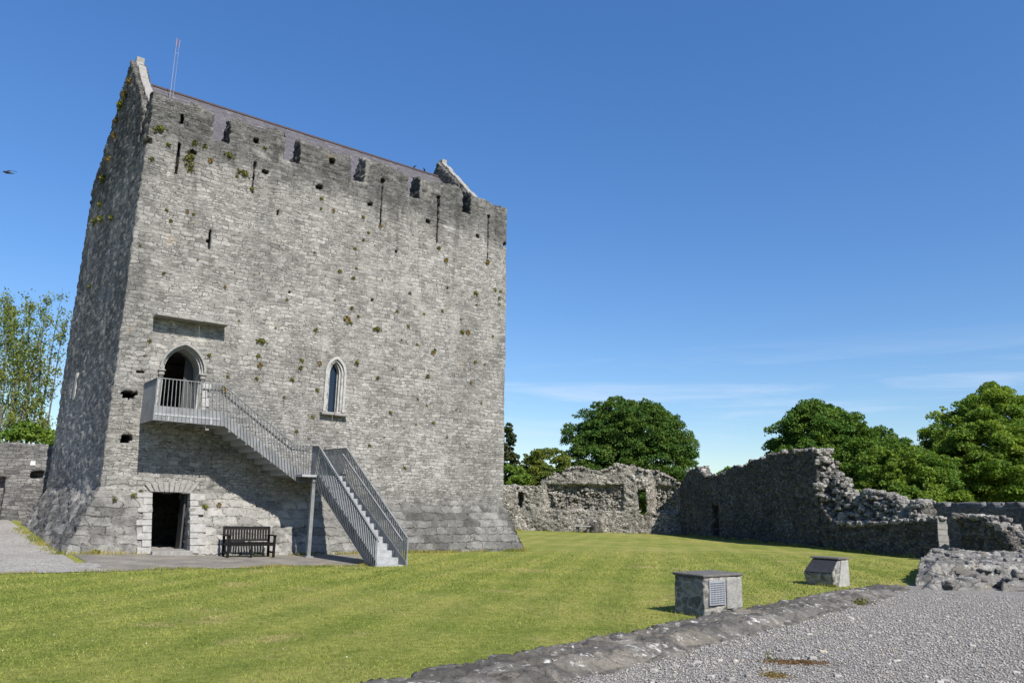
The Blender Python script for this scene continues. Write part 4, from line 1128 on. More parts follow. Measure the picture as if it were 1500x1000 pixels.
def slabs(name, label, A, B, thick, func, mat, step, z0=-.12):
    """low mass of laid stones: a fine sheet of stone tops and faces with a skirt into the ground"""
    A = np.array(A, float); B = np.array(B, float); L = np.linalg.norm(B - A); d = (B - A) / L
    ns, nt = int(L / step) + 1, int(thick / step) + 1
    S, T = np.meshgrid(np.linspace(0, L, ns), np.linspace(0, thick, nt), indexing='ij')
    S = S + step * .28 * (RNG.uniform(-1, 1, S.shape)); T = T + step * .28 * (RNG.uniform(-1, 1, T.shape))
    H = func(S.ravel(), T.ravel()).reshape(S.shape)
    top = np.stack([S, T, H], 2)
    V = top.reshape(-1, 3); I, J = np.meshgrid(range(ns - 1), range(nt - 1), indexing='ij'); a = (I * nt + J).ravel()
    Q = np.stack([a, a + nt, a + nt + 1, a + 1], 1)
    ring = np.concatenate([np.arange(ns) * nt, (ns - 1) * nt + np.arange(1, nt), (np.arange(ns - 2, -1, -1)) * nt + nt - 1, np.arange(nt - 2, 0, -1)])
    n0 = len(V); W_ = V[ring].copy(); W_[:, 2] = z0
    V = np.concatenate([V, W_]); k = np.arange(len(ring)); k2 = (k + 1) % len(ring)
    Q = np.concatenate([Q, np.stack([ring[k2], ring[k], n0 + k, n0 + k2], 1)])
    o = link(name, mesh_np(name, V, Q), mat, None, (A[0], A[1], 0), math.atan2(d[1], d[0]))
    return tag(o, label, 'wall', None, 'thing')
def stone_tops(s, t, sx, sy, amp, gap, seed):
    P = np.stack([s, t, 0 * s], 1)
    f1, e, idn = cells(P, (sx, sy, 1), seed)
    g1, e2, id2 = cells(P, (sx * 2.6, sy * 2.6, 1), seed + 9)
    tilt = (h3(np.stack([np.floor(idn * 9999)] * 3, 1), 3) - .5) * (s * sx - np.floor(s * sx) - .5)
    return amp * 2 * (idn - .5) + amp * .8 * tilt + amp * .7 * (id2 - .5) - gap * np.clip(1 - e / .10, 0, 1) - gap * .45 * np.clip(1 - e2 / .12, 0, 1) + amp * .45 * fbm(P, 9.0, seed + 2, 3)

# --- low kerb wall in front
def kerb_h(s, t):
    w_ = .10 * fbm(np.stack([s, 0 * s, 0 * s], 1), 1.9, 31, 3); w2 = .09 * fbm(np.stack([s, 0 * s, 0 * s], 1), 2.7, 37, 3)
    top = .045 + .095 * sstep(t, .12 + w_, .50 + w_) - .05 * sstep(s, 14.5, 17.4)
    h = top + stone_tops(s, t, 2.3, 3.0, .020, .030, 71)
    h = np.where(t < .07 + w_ * .7, -.08, h)
    return np.where(t > 1.06 + w2 * .6, -.08, h)
kA = K0 - kn * .52
slabs('low_wall', 'long low flat-topped kerb of grey stones dividing the lawn from the gravel', kA, kA + kd * 17.6, 1.14, kerb_h, M['kerb'], .033)

# --- wide tumbled wall footing on the right
HL = 8.5
def heap(s, t):
    a = HL - s                                     # distance back from the gravel edge
    f = a - .62 * t
    h = 0.30 * sstep(f, .02, .10) + .30 * sstep(f, .95, 1.10) + .08 * sstep(a, 4.0, 7.0)
    h = np.where((t > 1.35) & (t < 1.75) & (f < 1.0), .02, h)
    h = h - .35 * sstep(t, .5, .0) * sstep(a, 3.2, 1.2)
    h = h + stone_tops(s.ravel(), t.ravel(), 1.7, 2.3, .035, .07, 91).reshape(s.shape)
    return np.where(f < .02, -.1, h - .04)
HA = np.array([13.55, -16.62]); hdv = np.array([.932, .362])
slabs('wall_footing', 'broad tumbled footing of flat grey stones at the end of the kerb beside the gravel', HA + hdv * HL, HA, 4.2, heap, M['footing'], .04)
_wf = bpy.data.objects['wall_footing']; _r = np.random.default_rng(71)
_s, _t = HL - _r.uniform(0, 1, 260) ** 1.4 * 7.5, _r.uniform(0.1, 4.1, 260)
_h = heap(_s, _t); _k = _h > .1
stones('crest_stones', _wf, np.stack([_s, _t, _h + _r.uniform(-.05, .0, 260)], 1)[_k], .10, M['footing'], 601)
_fw_ = bpy.data.objects['curtain_wall']; _n = 900
_s, _z = _r.uniform(off + 1.9, off + 11.7, _n), _r.uniform(1.6, 3.45, _n)
_in = (np.abs(_s - off - 9.2) > .42) & ~((_s > off + 7.7) & (_s < off + 10.2))
_p = np.stack([_s, .50 + .25 * fbm(np.stack([_s, 0 * _s, _z], 1), 1.6, 77, 3) - .02, _z], 1)[_in]
stones('core_stones', _fw_, _p, .105, M['core'], 602)
_s, _t = _r.uniform(off - 2, off + 12, 260), _r.uniform(0, 1.05, 260)
stones('crest_stones', _fw_, np.stack([_s, _t, far_top(_s, _t) + _r.uniform(-.05, .05, 260)], 1), .12, M['core'], 603)

# ------------------------------------------------------------------ information plinths
pa = thing('information_plinth', 'squat mortared stone plinth with a flat dark slab top and a lettered panel', 'plinth', (5.6, -17.25, 0))
A_, B_, C_ = np.array([.06, .66]), np.array([0., 0.]), np.array([1.00, .04])
D_ = A_ + C_ - B_
def prism(pts, z0, z1, mat, name, parent, step=.06, amp=.015, seed=0):
    # subdivided, roughened block over a four-cornered plan
    n = 14; m_ = max(2, int((z1 - z0) / step))
    u = np.linspace(0, 1, n + 1); w_ = np.linspace(z0, z1, m_ + 1)
    V, Q = vox(u, u, w_, np.ones((n, n, m_), bool))
    p = [np.asarray(q_, float) for q_ in pts]
    a, b = V[:, 0:1], V[:, 1:2]
    xy = p[0] * (1 - a) * (1 - b) + p[1] * a * (1 - b) + p[2] * a * b + p[3] * (1 - a) * b
    V = np.concatenate([xy, V[:, 2:3]], 1)
    V = rubble(V, Q, (4, 4, 6), amp, seed=seed)
    return link(name, mesh_np(name, V, Q), mat, parent)
prism([B_, C_, D_, A_], -.1, .60, M['plinth'], 'body', pa, seed=3)
e_ = .03
cen = (A_ + B_ + C_ + D_) / 4
ex = [q_ + (q_ - cen) / np.linalg.norm(q_ - cen) * e_ * 1.3 for q_ in (B_, C_, D_, A_)]
sl = MB(); sl.hexa([(q_[0], q_[1], .602) for q_ in ex] + [(q_[0], q_[1], .645) for q_ in ex]); sl.build('slab', M['cap'], pa, bevel=.012)
bx = (C_ - B_) / np.linalg.norm(C_ - B_); bn = np.array([bx[1], -bx[0]])
def onf(u, z, d):
    q_ = B_ + bx * u + bn * d
    return (q_[0], q_[1], z)
pq = MB(); pq.hexa([onf(.10, .18, .025), onf(.52, .18, .025), onf(.52, .18, -.02), onf(.10, .18, -.02), onf(.10, .55, .025), onf(.52, .55, .025), onf(.52, .55, -.02), onf(.10, .55, -.02)])
pn = pq.build('panel', M['plaque'], pa)
ink = MB()
for r_ in range(10):
    for c_ in range(5):
        u0 = .125 + c_ * .077; z0 = .205 + r_ * .033
        ink.hexa([onf(u0, z0, .029), onf(u0 + .062, z0, .029), onf(u0 + .062, z0, .024), onf(u0, z0, .024), onf(u0, z0 + .015, .029), onf(u0 + .062, z0 + .015, .029), onf(u0 + .062, z0 + .015, .024), onf(u0, z0 + .015, .024)])
ink.build('lettering', M['plaque_ink'], pn)
sd = MB(); sd.hexa([onf(.56, .10, .03), onf(.98, .10, .03), onf(.98, .10, -.02), onf(.56, .10, -.02), onf(.56, .57, .03), onf(.98, .57, .03), onf(.98, .57, -.02), onf(.56, .57, -.02)]); sd.build('facing_stone', M['coping'], pa, bevel=.01)

pb = thing('information_lectern', 'small stone lectern with a sloping dark face standing on the grass behind the kerb', 'lectern', (12.75, -15.25, 0))
b2 = MB()
b2.loft([[(0.0, 0.0, -.1), (.62, .02, -.1), (.66, .62, -.1), (-.0, .70, -.1)],
         [(-.09, -.03, .27), (.64, 0.0, .27), (.66, .64, .27), (-.12, .72, .27)],
         [(.22, .0, .60), (.62, .02, .60), (.62, .60, .60), (.22, .66, .60)]])
b2.build('body', M['plinth'], pb, bevel=.02)
b3 = MB(); b3.hexa([(.16, -.05, .603), (.67, -.03, .603), (.67, .66, .603), (.16, .70, .603), (.17, -.05, .645), (.67, -.03, .645), (.67, .66, .645), (.17, .70, .645)]); b3.build('slab', M['cap'], pb, bevel=.01)
b4 = MB()
nv = Vector((-.33, 0, .31)).normalized() * .02
q4 = [Vector((-.075, .01, .29)), Vector((.205, .02, .575)), Vector((.205, .64, .575)), Vector((-.10, .69, .29))]
b4.loft([[v_ + nv * .1 for v_ in q4], [v_ + nv * 1.3 for v_ in q4]]); b4.build('panel', M['lectern_panel'], pb)
b5 = MB(); b5.hexa([(.10, -.045, -.05), (.62, -.03, -.05), (.62, .03, -.05), (.10, .03, -.05), (.30, -.045, .58), (.60, -.03, .58), (.60, .03, .58), (.30, .03, .58)]); b5.build('facing_stone', M['dressed'], pb, bevel=.01)

# ------------------------------------------------------------------ birds
def bird_mesh(flying):
    mb = MB()
    prof_ = [(-.19, .004), (-.15, .010), (-.12, .030), (-.08, .036), (-.02, .052), (.05, .056), (.12, .04), (.18, .028), (.30, .022)]
    rings = []
    for x, r_ in prof_:
        zc = 0.0 if flying else (-x * .75)
        rings.append([(x, r_ * math.cos(k * math.pi / 4) * (1.6 if x > .2 else 1), zc + r_ * math.sin(k * math.pi / 4) * (.4 if x > .2 else 1)) for k in range(8)])
    mb.loft(rings)
    if flying:
        for s in (-1, 1):
            w_ = [(-.07, .03, .02, .11), (-.05, .17, .07, .12), (.04, .31, .055, .09), (.17, .43, .02, .02)]
            rr = []
            for x, y, z, c in w_:
                rr.append([(x, s * y, z), (x + c * .5, s * y, z + .012), (x + c, s * y, z + .002), (x + c * .5, s * y, z - .006)])
            mb.loft(rr)
    else:
        for s in (-1, 1):
            mb.loft([[(.05 * k_ + .0, s * .045, -.05 * k_ * .8 + .03), (.05 * k_ + .05, s * .06, -.05 * k_ * .8), (.05 * k_, s * .045, -.05 * k_ * .8 - .04)] for k_ in (-1, 1, 3, 5)])
            mb.tube([(.03, s * .02, -.06), (.02, s * .02, -.125)], .005, 5)
    return mb
fb = bird_mesh(True).build('bird', M['bird'], None, (-3.53, -2.0, 10.0), math.radians(-38), smooth=True)
fb.rotation_euler = (math.radians(28), math.radians(6), math.radians(-30)); fb.scale = (.62, .62, .62)
tag(fb, 'dark bird in flight with swept wings in the open sky left of the tower', 'bird', None, 'thing')
rbm = bird_mesh(False)
rb1 = rbm.build('bird', M['bird'], None, (12.77, 5.1, RIDGE_Z + .10), 2.2, smooth=True); rb1.scale = (.62, .62, .62)
tag(rb1, 'small dark bird perched on the ridge, farther from the right gable of the pair', 'bird', 'birds on the roof ridge', 'thing')
rb2 = rb1.copy(); COL.objects.link(rb2); rb2.location = (13.32, 5.1, RIDGE_Z + .10); rb2.rotation_euler = (0, 0, .6)
tag(rb2, 'small dark bird perched on the ridge, nearer the right gable of the pair', 'bird', 'birds on the roof ridge', 'thing')
for o_ in (rb1, rb2): o_.location.z = RIDGE_Z + .035 + .125 * .62

# ------------------------------------------------------------------ trees
def leaf_quads(C, Nrm, size, rng, up=0.35):
    n = len(C)
    d = Nrm * .6 + rng.normal(0, .85, (n, 3)); d[:, 2] += up * .7
    d /= np.linalg.norm(d, axis=1, keepdims=True)
    a = rng.normal(0, 1, (n, 3)); u = np.cross(d, a); u /= np.linalg.norm(u, axis=1, keepdims=True)
    v = np.cross(d, u)
    s = size * rng.uniform(.6, 1.3, (n, 1))
    V = np.stack([C - u * s, C - v * s * .55 + d * s * .12, C + u * s, C + v * s * .55 + d * s * .12], 1).reshape(-1, 3)
    return V, np.arange(4 * n).reshape(n, 4)

def crown_points(lobes, n_leaves, rng, clump, zsq=.75):
    """leaf positions on many small clumps that sit on the outside of the big lobes"""
    vol = np.array([l[3] * l[4] * l[5] for l in lobes]) ** (2 / 3.); vol /= vol.sum()
    nc = max(20, n_leaves // 190)
    cs, rs = [], []
    for (cx_, cy_, cz_, rx, ry, rz_), w_ in zip(lobes, vol):
        k = max(3, int(nc * w_))
        d = rng.normal(0, 1, (k, 3)); d /= np.linalg.norm(d, axis=1, keepdims=True)
        rad = rng.uniform(.5, 1.0, (k, 1)) ** .5 * rng.uniform(.93, 1.06, (k, 1))
        cs.append(np.array([cx_, cy_, cz_]) + d * rad * np.array([rx, ry, rz_])); rs.append(clump * rng.uniform(.55, 1.45, k))
    # sprigs that stick out of the outline
    for k in range(int(nc * .10)):
        l = lobes[rng.integers(len(lobes))]
        d = rng.normal(0, 1, 3); d[2] = abs(d[2]) + .2; d /= np.linalg.norm(d)
        for g in (1.03, 1.10):
            cs.append((np.array(l[:3]) + d * g * np.array(l[3:]))[None]); rs.append(np.array([clump * (.5 if g < 1.05 else .32)]))
    cs = np.concatenate(cs); rs = np.concatenate(rs)
    pick = rng.choice(len(cs), n_leaves, p=rs ** 2 / (rs ** 2).sum())
    d = rng.normal(0, 1, (n_leaves, 3)); d[:, 2] = np.where(d[:, 2] < -.3, -d[:, 2], d[:, 2]); d /= np.linalg.norm(d, axis=1, keepdims=True)
    rad = rng.uniform(.55, 1.05, (n_leaves, 1)) * rs[pick][:, None]
    return cs[pick] + d * rad * np.array([1, 1, zsq]), d, cs

def tree(name, label, loc, lobes, mat, leaves, leaf=.17, clump=.75, trunk_h=3.0, trunk_r=.3, seed=1, bark='bark', cat='tree', group=None, branches=14):
    rng = np.random.default_rng(seed)
    t = thing(name, label, cat, loc, 0, group)
    P, N, cs = crown_points(lobes, leaves, rng, clump)
    V, Q = leaf_quads(P, N, leaf, rng)
    link('crown', mesh_np('crown', V, Q), M[mat], t)
    mb = MB()
    mb.tube([(0, 0, -.2), (.05, .03, trunk_h * .5), (0, .08, trunk_h), (.1, 0, trunk_h * 1.5)], [trunk_r * 1.25, trunk_r, trunk_r * .85, trunk_r * .5], 9)
    for k in rng.choice(len(cs), min(branches, len(cs)), replace=False):
        e = cs[k]; s0 = np.array([0, .05, trunk_h * rng.uniform(.6, 1.4)])
        md = (s0 + e) / 2 + np.array([0, 0, -.1 * abs(e[2] - s0[2])]) + rng.normal(0, .2, 3)
        mb.tube([s0, md, e], [trunk_r * .38, trunk_r * .22, .03], 6)
    mb.build('trunk', M[bark], t)
    return t

def ray(px, py, dist_fw):
    d = np.array(_fw) * F_PX + np.array(_R) * (px - 750) + np.array(_U) * (500 - py)
    return CAM + d / F_PX * dist_fw

def place(px0, px1, pytop, dist, pybase=760):
    """ground position, half-width and height for a tree seen between two columns at a distance"""
    c = ray((px0 + px1) / 2, pytop, dist)
    return c, (px1 - px0) / 2 * dist / F_PX

# big round sycamore behind the far wall
c, hw = place(806, 1035, 582, 84)
H = c[2]
lob = [(0, 0, H * .60, hw * .84, hw * .84, H * .36), (-hw * .50, 0, H * .42, hw * .46, hw * .5, H * .30), (hw * .55, 0, H * .40, hw * .42, hw * .5, H * .30), (hw * .66, -1, H * .22, hw * .34, hw * .4, H * .2),
       (0, -hw * .4, H * .40, hw * .6, hw * .5, H * .32), (-hw * .25, 0, H * .74, hw * .4, hw * .4, H * .22), (hw * .28, 0, H * .73, hw * .42, hw * .4, H * .22), (-hw * .6, -1, H * .25, hw * .32, hw * .4, H * .2)]
tree('sycamore_tree', 'large dense dome-shaped dark green tree rising behind the far curtain wall', (c[0], c[1], 0), lob, 'leaf_dark', 200000, .125, .75, 3.5, .5, 101)
# olive round tree left of it
c, hw = place(758, 840, 655, 74); H = c[2]
tree('hawthorn_tree', 'low rounded olive green tree between the tower and the large dome tree', (c[0], c[1], 0), [(0, 0, H * .6, hw * .95, hw, H * .38), (-hw * .4, -1, H * .4, hw * .6, hw * .6, H * .35), (hw * .5, -1, H * .4, hw * .6, hw * .6, H * .35)], 'leaf_olive', 60000, .105, .55, 2.0, .25, 102)
# spiky conifer against the tower edge
c, hw = place(722, 768, 618, 70); H = c[2]
lob = [(0, 0, H * (.12 + .1 * k), hw * (1.15 - .115 * k), hw * (1.15 - .115 * k), H * .07) for k in range(9)]
tree('conifer_tree', 'narrow pointed brownish conifer showing beside the right edge of the tower', (c[0], c[1], 0), lob, 'leaf_con', 26000, .11, .38, 2.5, .22, 103)
c, hw = place(728, 775, 682, 66); H = c[2]
tree('bright_shrub', 'bright green shrub over the curtain wall at the right edge of the tower', (c[0], c[1], 0), [(0, 0, H * .6, hw, hw, H * .36), (.6, -.5, H * .4, hw * .7, hw * .7, H * .3)], 'leaf_light', 18000, .115, .45, 1.2, .12, 104, cat='shrub')
# trees behind the cross wall
c, hw = place(1048, 1085, 684, 74); H = c[2]
tree('young_tree', 'small light green treetop peeping over the cross wall beside the dome tree', (c[0], c[1], 0), [(0, 0, H * .7, hw, hw, H * .26), (.8, 0, H * .5, hw * .9, hw * .9, H * .3)], 'leaf_light', 4000, .18, .5, 2.0, .14, 105)
c, hw = place(1106, 1296, 591, 62); H = c[2]
lob = [(0, 0, H * .58, hw * .80, hw * .8, H * .37), (-hw * .60, -.5, H * .45, hw * .40, hw * .45, H * .27), (hw * .55, -.5, H * .55, hw * .42, hw * .5, H * .36), (-hw * .3, 0, H * .76, hw * .36, hw * .36, H * .22), (hw * .25, 0, H * .78, hw * .40, hw * .36, H * .20), (0, -hw * .5, H * .4, hw * .7, hw * .4, H * .33)]
tree('maple_tree', 'broad dark green tree rising behind the tall end of the cross wall', (c[0], c[1], 0), lob, 'leaf_mid', 160000, .11, .62, 3.0, .4, 106)
c, hw = place(1255, 1335, 630, 66); H = c[2]
tree('maple_tree', 'smaller mid green tree filling the dip between the two big trees on the right', (c[0], c[1], 0), [(0, 0, H * .62, hw, hw, H * .36), (0, -1, H * .35, hw * 1.2, hw, H * .3)], 'leaf_mid', 66000, .11, .55, 3.0, .25, 107)
c, hw = place(1318, 1425, 640, 60); H = c[2]
tree('sycamore_tree', 'middling leafy green tree joining the smaller tree to the tall ragged tree at the right', (c[0], c[1], 0), [(0, 0, H * .62, hw, hw, H * .36), (0, -1, H * .35, hw * 1.2, hw, H * .3)], 'leaf_mid', 60000, .11, .6, 3.0, .25, 110)
c, hw = place(1225, 1420, 652, 54); H = c[2]
tree('lime_tree', 'low yellow green leafy tree in front of the larger trees behind the broken wall', (c[0], c[1], 0), [(0, 0, H * .62, hw * .8, hw * .8, H * .34), (-hw * .5, -.5, H * .36, hw * .5, hw * .6, H * .3), (hw * .5, -.5, H * .42, hw * .6, hw * .6, H * .34), (0, -1, H * .3, hw * .9, hw * .6, H * .28)], 'leaf_light', 100000, .095, .5, 2.0, .2, 108)
c, hw = place(1318, 1590, 582, 58); H = c[2]
lob = [(0, 0, H * .60, hw * .80, hw * .8, H * .38), (-hw * .62, -.5, H * .55, hw * .36, hw * .4, H * .30), (-hw * .25, -.5, H * .80, hw * .34, hw * .36, H * .20), (hw * .2, 0, H * .86, hw * .36, hw * .36, H * .20), (-.02 * hw, 0, H * .98, hw * .10, hw * .10, H * .11), (hw * .12, 0, H * .97, hw * .10, hw * .1, H * .09), (-hw * .45, -hw * .4, H * .38, hw * .62, hw * .5, H * .33), (hw * .4, -hw * .4, H * .4, hw * .6, hw * .5, H * .33)]
tree('sycamore_tree', 'tall ragged sunlit green tree at the right behind the boundary wall', (c[0], c[1], 0), lob, 'leaf_bright', 180000, .105, .58, 3.0, .4, 109)

# slender airy poplars behind the left wall
def poplar(label, px, pytop, dist, seed, n_st=6, leaves=4800):
    rng = np.random.default_rng(seed)
    c = ray(px, pytop, dist); H = c[2]
    t = thing('poplar_tree', label, 'tree', (c[0], c[1], .5), 0, 'poplars behind the left wall')
    mb = MB(); tips = []
    for k in range(n_st):
        ang = rng.uniform(0, 6.28); sp = rng.uniform(.8, 2.4) if k else .2
        hh = H * (rng.uniform(.72, .95) if k else .99)
        pts = [np.array([0, 0, 0.])]
        for q_ in range(1, 6):
            f = q_ / 5
            pts.append(np.array([math.cos(ang) * sp * f ** .7 + rng.normal(0, .07), math.sin(ang) * sp * f ** .7 + rng.normal(0, .07), hh * f]))
        mb.tube(pts, [.10, .08, .06, .042, .026, .008], 6)
        for q_ in range(34):
            f = rng.uniform(.3, 1.0); i = min(4, int(f * 5)); p0 = pts[i] + (pts[i + 1] - pts[i]) * (f * 5 - i)
            a2 = rng.uniform(0, 6.28); ln = rng.uniform(.5, 1.5) * (1.25 - f)
            p1 = p0 + np.array([math.cos(a2) * ln * .6, math.sin(a2) * ln * .6, ln * .9])
            mb.tube([p0, (p0 + p1) / 2 + rng.normal(0, .05, 3), p1], [.014, .010, .004], 4)
            tips += [p0 + (p1 - p0) * g for g in (.35, .6, .8, 1.0)]
    mb.build('trunk', M['bark_pale'], t)
    tips = np.array(tips)
    C = tips[rng.integers(0, len(tips), leaves)] + rng.normal(0, .17, (leaves, 3))
    V, Q = leaf_quads(C, rng.normal(0, .6, (leaves, 3)), .09, rng, .2)
    link('crown', mesh_np('crown', V, Q), M['leaf_pop'], t)
poplar('slender airy tree nearest the tower of the row behind the left wall', 84, 428, 52, 201, 5)
poplar('slender airy tree with open branches in the middle of the left row', 42, 445, 50, 202, 5)
poplar('slender airy tree at the left edge of the row behind the wall', 4, 430, 53, 203, 5)
# hedge below them
c = ray(35, 632, 44)
tree('hedge', 'bushy green hedge top showing above the dark wall left of the tower', (c[0], c[1], 0.5), [(x_, 0, c[2] * .60, 1.1, .9, c[2] * .36 + .12 * math.sin(x_ * 3)) for x_ in np.linspace(-4, 3.0, 9)], 'leaf_light', 26000, .10, .5, 1.0, .1, 204, cat='hedge')

# ------------------------------------------------------------------ small plants rooted in the tower
def tuft_mesh(seed, n=46, sx=1.0, sz=1.0):
    rng = np.random.default_rng(seed)
    d = rng.normal(0, 1, (n, 3)); d[:, 1] = -np.abs(d[:, 1]) * .8; d[:, 2] += .25
    d /= np.linalg.norm(d, axis=1, keepdims=True)
    C = d * rng.uniform(.25, 1.0, (n, 1)) * np.array([.11 * sx, .09, .10 * sz])
    V, Q = leaf_quads(C, d, .035, rng, .1)
    return mesh_np('wall_plant', V, Q)
tm = [tuft_mesh(301), tuft_mesh(302, 60, 1.5, .8), tuft_mesh(303, 70, 1.0, 2.0), tuft_mesh(304, 34, .8, .8)]
for k, m_ in enumerate(tm): m_.materials.append(M['tuft'])
tmb = [tuft_mesh(305, 40, 1.0, 1.0)]; tmb[0].materials.append(M['tuft_brown'])
TUFTS = """300,215,1.3 277,234,2.2 279,248,1.2 336,228,2 308,236,1 358,255,1.5 347,259,.8 369,277,1.2 250,324,1.2 284,314,1 274,310,.8 244,308,.9 222,233,.8 471,291,1.2
470,306,.8 461,370,.8 488,309,.8 247,212,1.2 285,210,1.1 388,217,1 517,408,1 522,393,.8 508,468,1.5 514,473,.9 553,482,1.5 598,478,1 588,499,1 611,505,1.3 634,517,1 523,531,1.1
626,552,1.2 696,530,1.2 721,493,1.1 677,486,1.4 685,487,1.1 697,430,1.4 725,425,1.5 733,427,1.3 731,438,1.2 713,385,1.2 653,382,1 621,460,.9 581,457,.9 525,463,.8 515,451,.9
698,446,.9 710,534,.8 731,446,.9 218,500,1 307,520,1 384,500,1.5 379,521,1.1 381,535,1.1 442,528,1.4 440,539,1.1 428,556,1 416,582,.8 465,571,1.1 468,532,1 334,551,.8 462,484,1
376,554,.8 434,632,1 458,611,.9 328,570,1.6 452,642,.7 212,522,.8 572,604,1 541,653,.8 625,594,.8 609,621,.8 635,619,.9 553,554,.8 593,685,.9 637,513,.8 532,318,1.1 557,332,1.1
540,341,1 532,352,1.1 520,364,1.1 642,364,1.2 654,380,1 714,384,1.1 498,397,1 168,731,1.1 196,725,1 206,720,1.1 300,742,1.2 321,739,1.1 141,809,1.4 235,189,1.5 563,640,.7 505,560,.7
648,455,.8 690,560,.7 668,600,.7 600,430,.8 560,410,.7 420,440,.7 380,400,.7 330,420,.7 290,380,.7 240,400,.8 205,360,.7 490,440,.7 404,480,.8 350,470,.7 575,540,.7 612,585,.7 705,590,.7 655,640,.7""".split()
CL = 'small yellow-green plant rooted in a joint of the sunlit tower front'
for k, t_ in enumerate(TUFTS):
    px, py, s = [float(v_) for v_ in t_.split(',')]
    d = np.array(_fw) * F_PX + np.array(_R) * (px - 750) + np.array(_U) * (500 - py)
    P = CAM + d * ((0.05 - CAM[1]) / d[1])
    for _ in range(3):
        yy = BAT * P[2] - max(0.0, float(flare(P[2])))
        P = CAM + d * ((yy - CAM[1]) / d[1])
    me = tmb[0] if k % 6 == 4 else tm[2] if s >= 2.1 else tm[1] if s >= 1.45 else tm[k % 2 * 3]
    s = min(s, 1.7) * random.uniform(.65, 1.1)
    o = bpy.data.objects.new('wall_plant', me); COL.objects.link(o)
    o.location = (P[0], P[1] + .0, P[2]); o.scale = (s, s, s); o.rotation_euler = (0, random.uniform(-.5, .5), 0)
    tag(o, CL, 'plant', 'plants on the tower front', 'thing')
for (px, py, s) in ((178, 155, 2.2), (172, 178, 1.8), (184, 140, 1.8), (160, 235, 1.8), (152, 262, 1.8), (148, 300, 1.5), (150, 322, 2.0), (140, 325, 1.8), (168, 200, 1.6), (165, 320, 1.5), (133, 420, 1.2), (190, 120, 1.6)):
    d = np.array(_fw) * F_PX + np.array(_R) * (px - 750) + np.array(_U) * (500 - py)
    P = CAM + d * ((0.10 - CAM[0]) / d[0])
    o = bpy.data.objects.new('wall_plant', tmb[0] if py < 240 and s < 2 else tm[1]); COL.objects.link(o)
    o.location = tuple(P); o.scale = (s, s, s); o.rotation_euler = (0, random.uniform(-.4, .4), -math.pi / 2)
    tag(o, 'yellow or brown plant rooted in the shaded left flank of the tower', 'plant', 'plants on the tower flank', 'thing')

# ------------------------------------------------------------------ weeds in the gravel
def weed(name, label, loc, mat, n, r_, h, seed, size=.03, upb=.8):
    rng = np.random.default_rng(seed)
    C = np.stack([rng.normal(0, r_[0], n), rng.normal(0, r_[1], n), np.abs(rng.normal(0, h, n)) * .6 + .01], 1)
    V, Q = leaf_quads(C, rng.normal(0, .7, (n, 3)), size, rng, upb)
    return tag(link(name, mesh_np(name, V, Q), M[mat], None, loc, YAW * -1), label, 'weed', None, 'thing')
def gpt(px, py, z=0.03):
    d = np.array(_fw) * F_PX + np.array(_R) * (px - 750) + np.array(_U) * (500 - py)
    return tuple(CAM + d * ((z - CAM[2]) / d[2]))
weed('red_weed', 'low reddish brown weed mat on the gravel', gpt(1168, 971), 'weed_red', 900, (.17, .06), .010, 401, .013)
weed('weed', 'upright green weed beside the reddish mat on the gravel', gpt(1128, 968), 'tuft', 70, (.025, .03), .09, 402, .014, .1)
weed('weed', 'small green weed growing at the foot of the kerb', gpt(1262, 885), 'tuft', 200, (.10, .06), .07, 403, .02, .1)
weed('weed', 'small brownish weed patch below the upright weed on the gravel', gpt(1135, 990), 'tuft_brown', 220, (.07, .09), .012, 404, .014)

# ------------------------------------------------------------------ grass blades and loose gravel near the camera
def scatter_polar(n, r0, r1, a0, a1, rng, pw=1.0):
    r = r0 * (r1 / r0) ** (rng.uniform(0, 1, n) ** pw); a = rng.uniform(a0, a1, n)
    return CAM[0] + r * np.sin(YAW + a), CAM[1] + r * np.cos(YAW + a)
rng = np.random.default_rng(77)
gx_, gy_ = scatter_polar(230000, 5.2, 34, -.62, .60, rng)
ok = (side_of_kerb(gx_, gy_) > .50) & (gy_ < path_edge(np.clip(gx_, -9, 9)) - .03 + np.where(gx_ > 7.2, 9, 0) + np.where(gx_ > 5.6, np.clip(gx_ - 5.6, 0, 2) * 2.2, 0)) & ~((gx_ > 6.8) & (gy_ > -1.2)) & (gx_ < 28)
ok &= ~((gx_ > 5.45) & (gx_ < 6.65) & (gy_ > -17.3) & (gy_ < -16.5)) & ~((gx_ > 12.6) & (gx_ < 13.5) & (gy_ > -15.3) & (gy_ < -14.5))
gx_, gy_ = gx_[ok], gy_[ok]
P2 = np.stack([gx_, gy_, 0 * gx_], 1)
dens = fbm(P2, 1.4, 55, 3)
n = len(gx_)
rr = np.hypot(gx_ - CAM[0], gy_ - CAM[1])
hgt = (.013 + .009 * dens + rng.exponential(.004, n) + (rng.uniform(0, 1, n) < .012) * .03) * np.clip(rr / 12, .8, 1.6)
wid = .0035 * np.clip(rr / 6, 1, 4)
ang = rng.uniform(0, 6.28, n); le = rng.normal(0, .6, (n, 2))
b0 = np.stack([gx_ - wid * np.cos(ang), gy_ - wid * np.sin(ang), terrain(gx_, gy_)], 1)
b1 = np.stack([gx_ + wid * np.cos(ang), gy_ + wid * np.sin(ang), terrain(gx_, gy_)], 1)
tp_ = np.stack([gx_ + le[:, 0] * hgt, gy_ + le[:, 1] * hgt, terrain(gx_, gy_) + hgt], 1)
V = np.stack([b0, b1, tp_], 1).reshape(-1, 3)
go = link('grass', mesh_np('grass', V, np.arange(3 * n).reshape(n, 3)), M['blade'])
tag(go, kind='stuff')
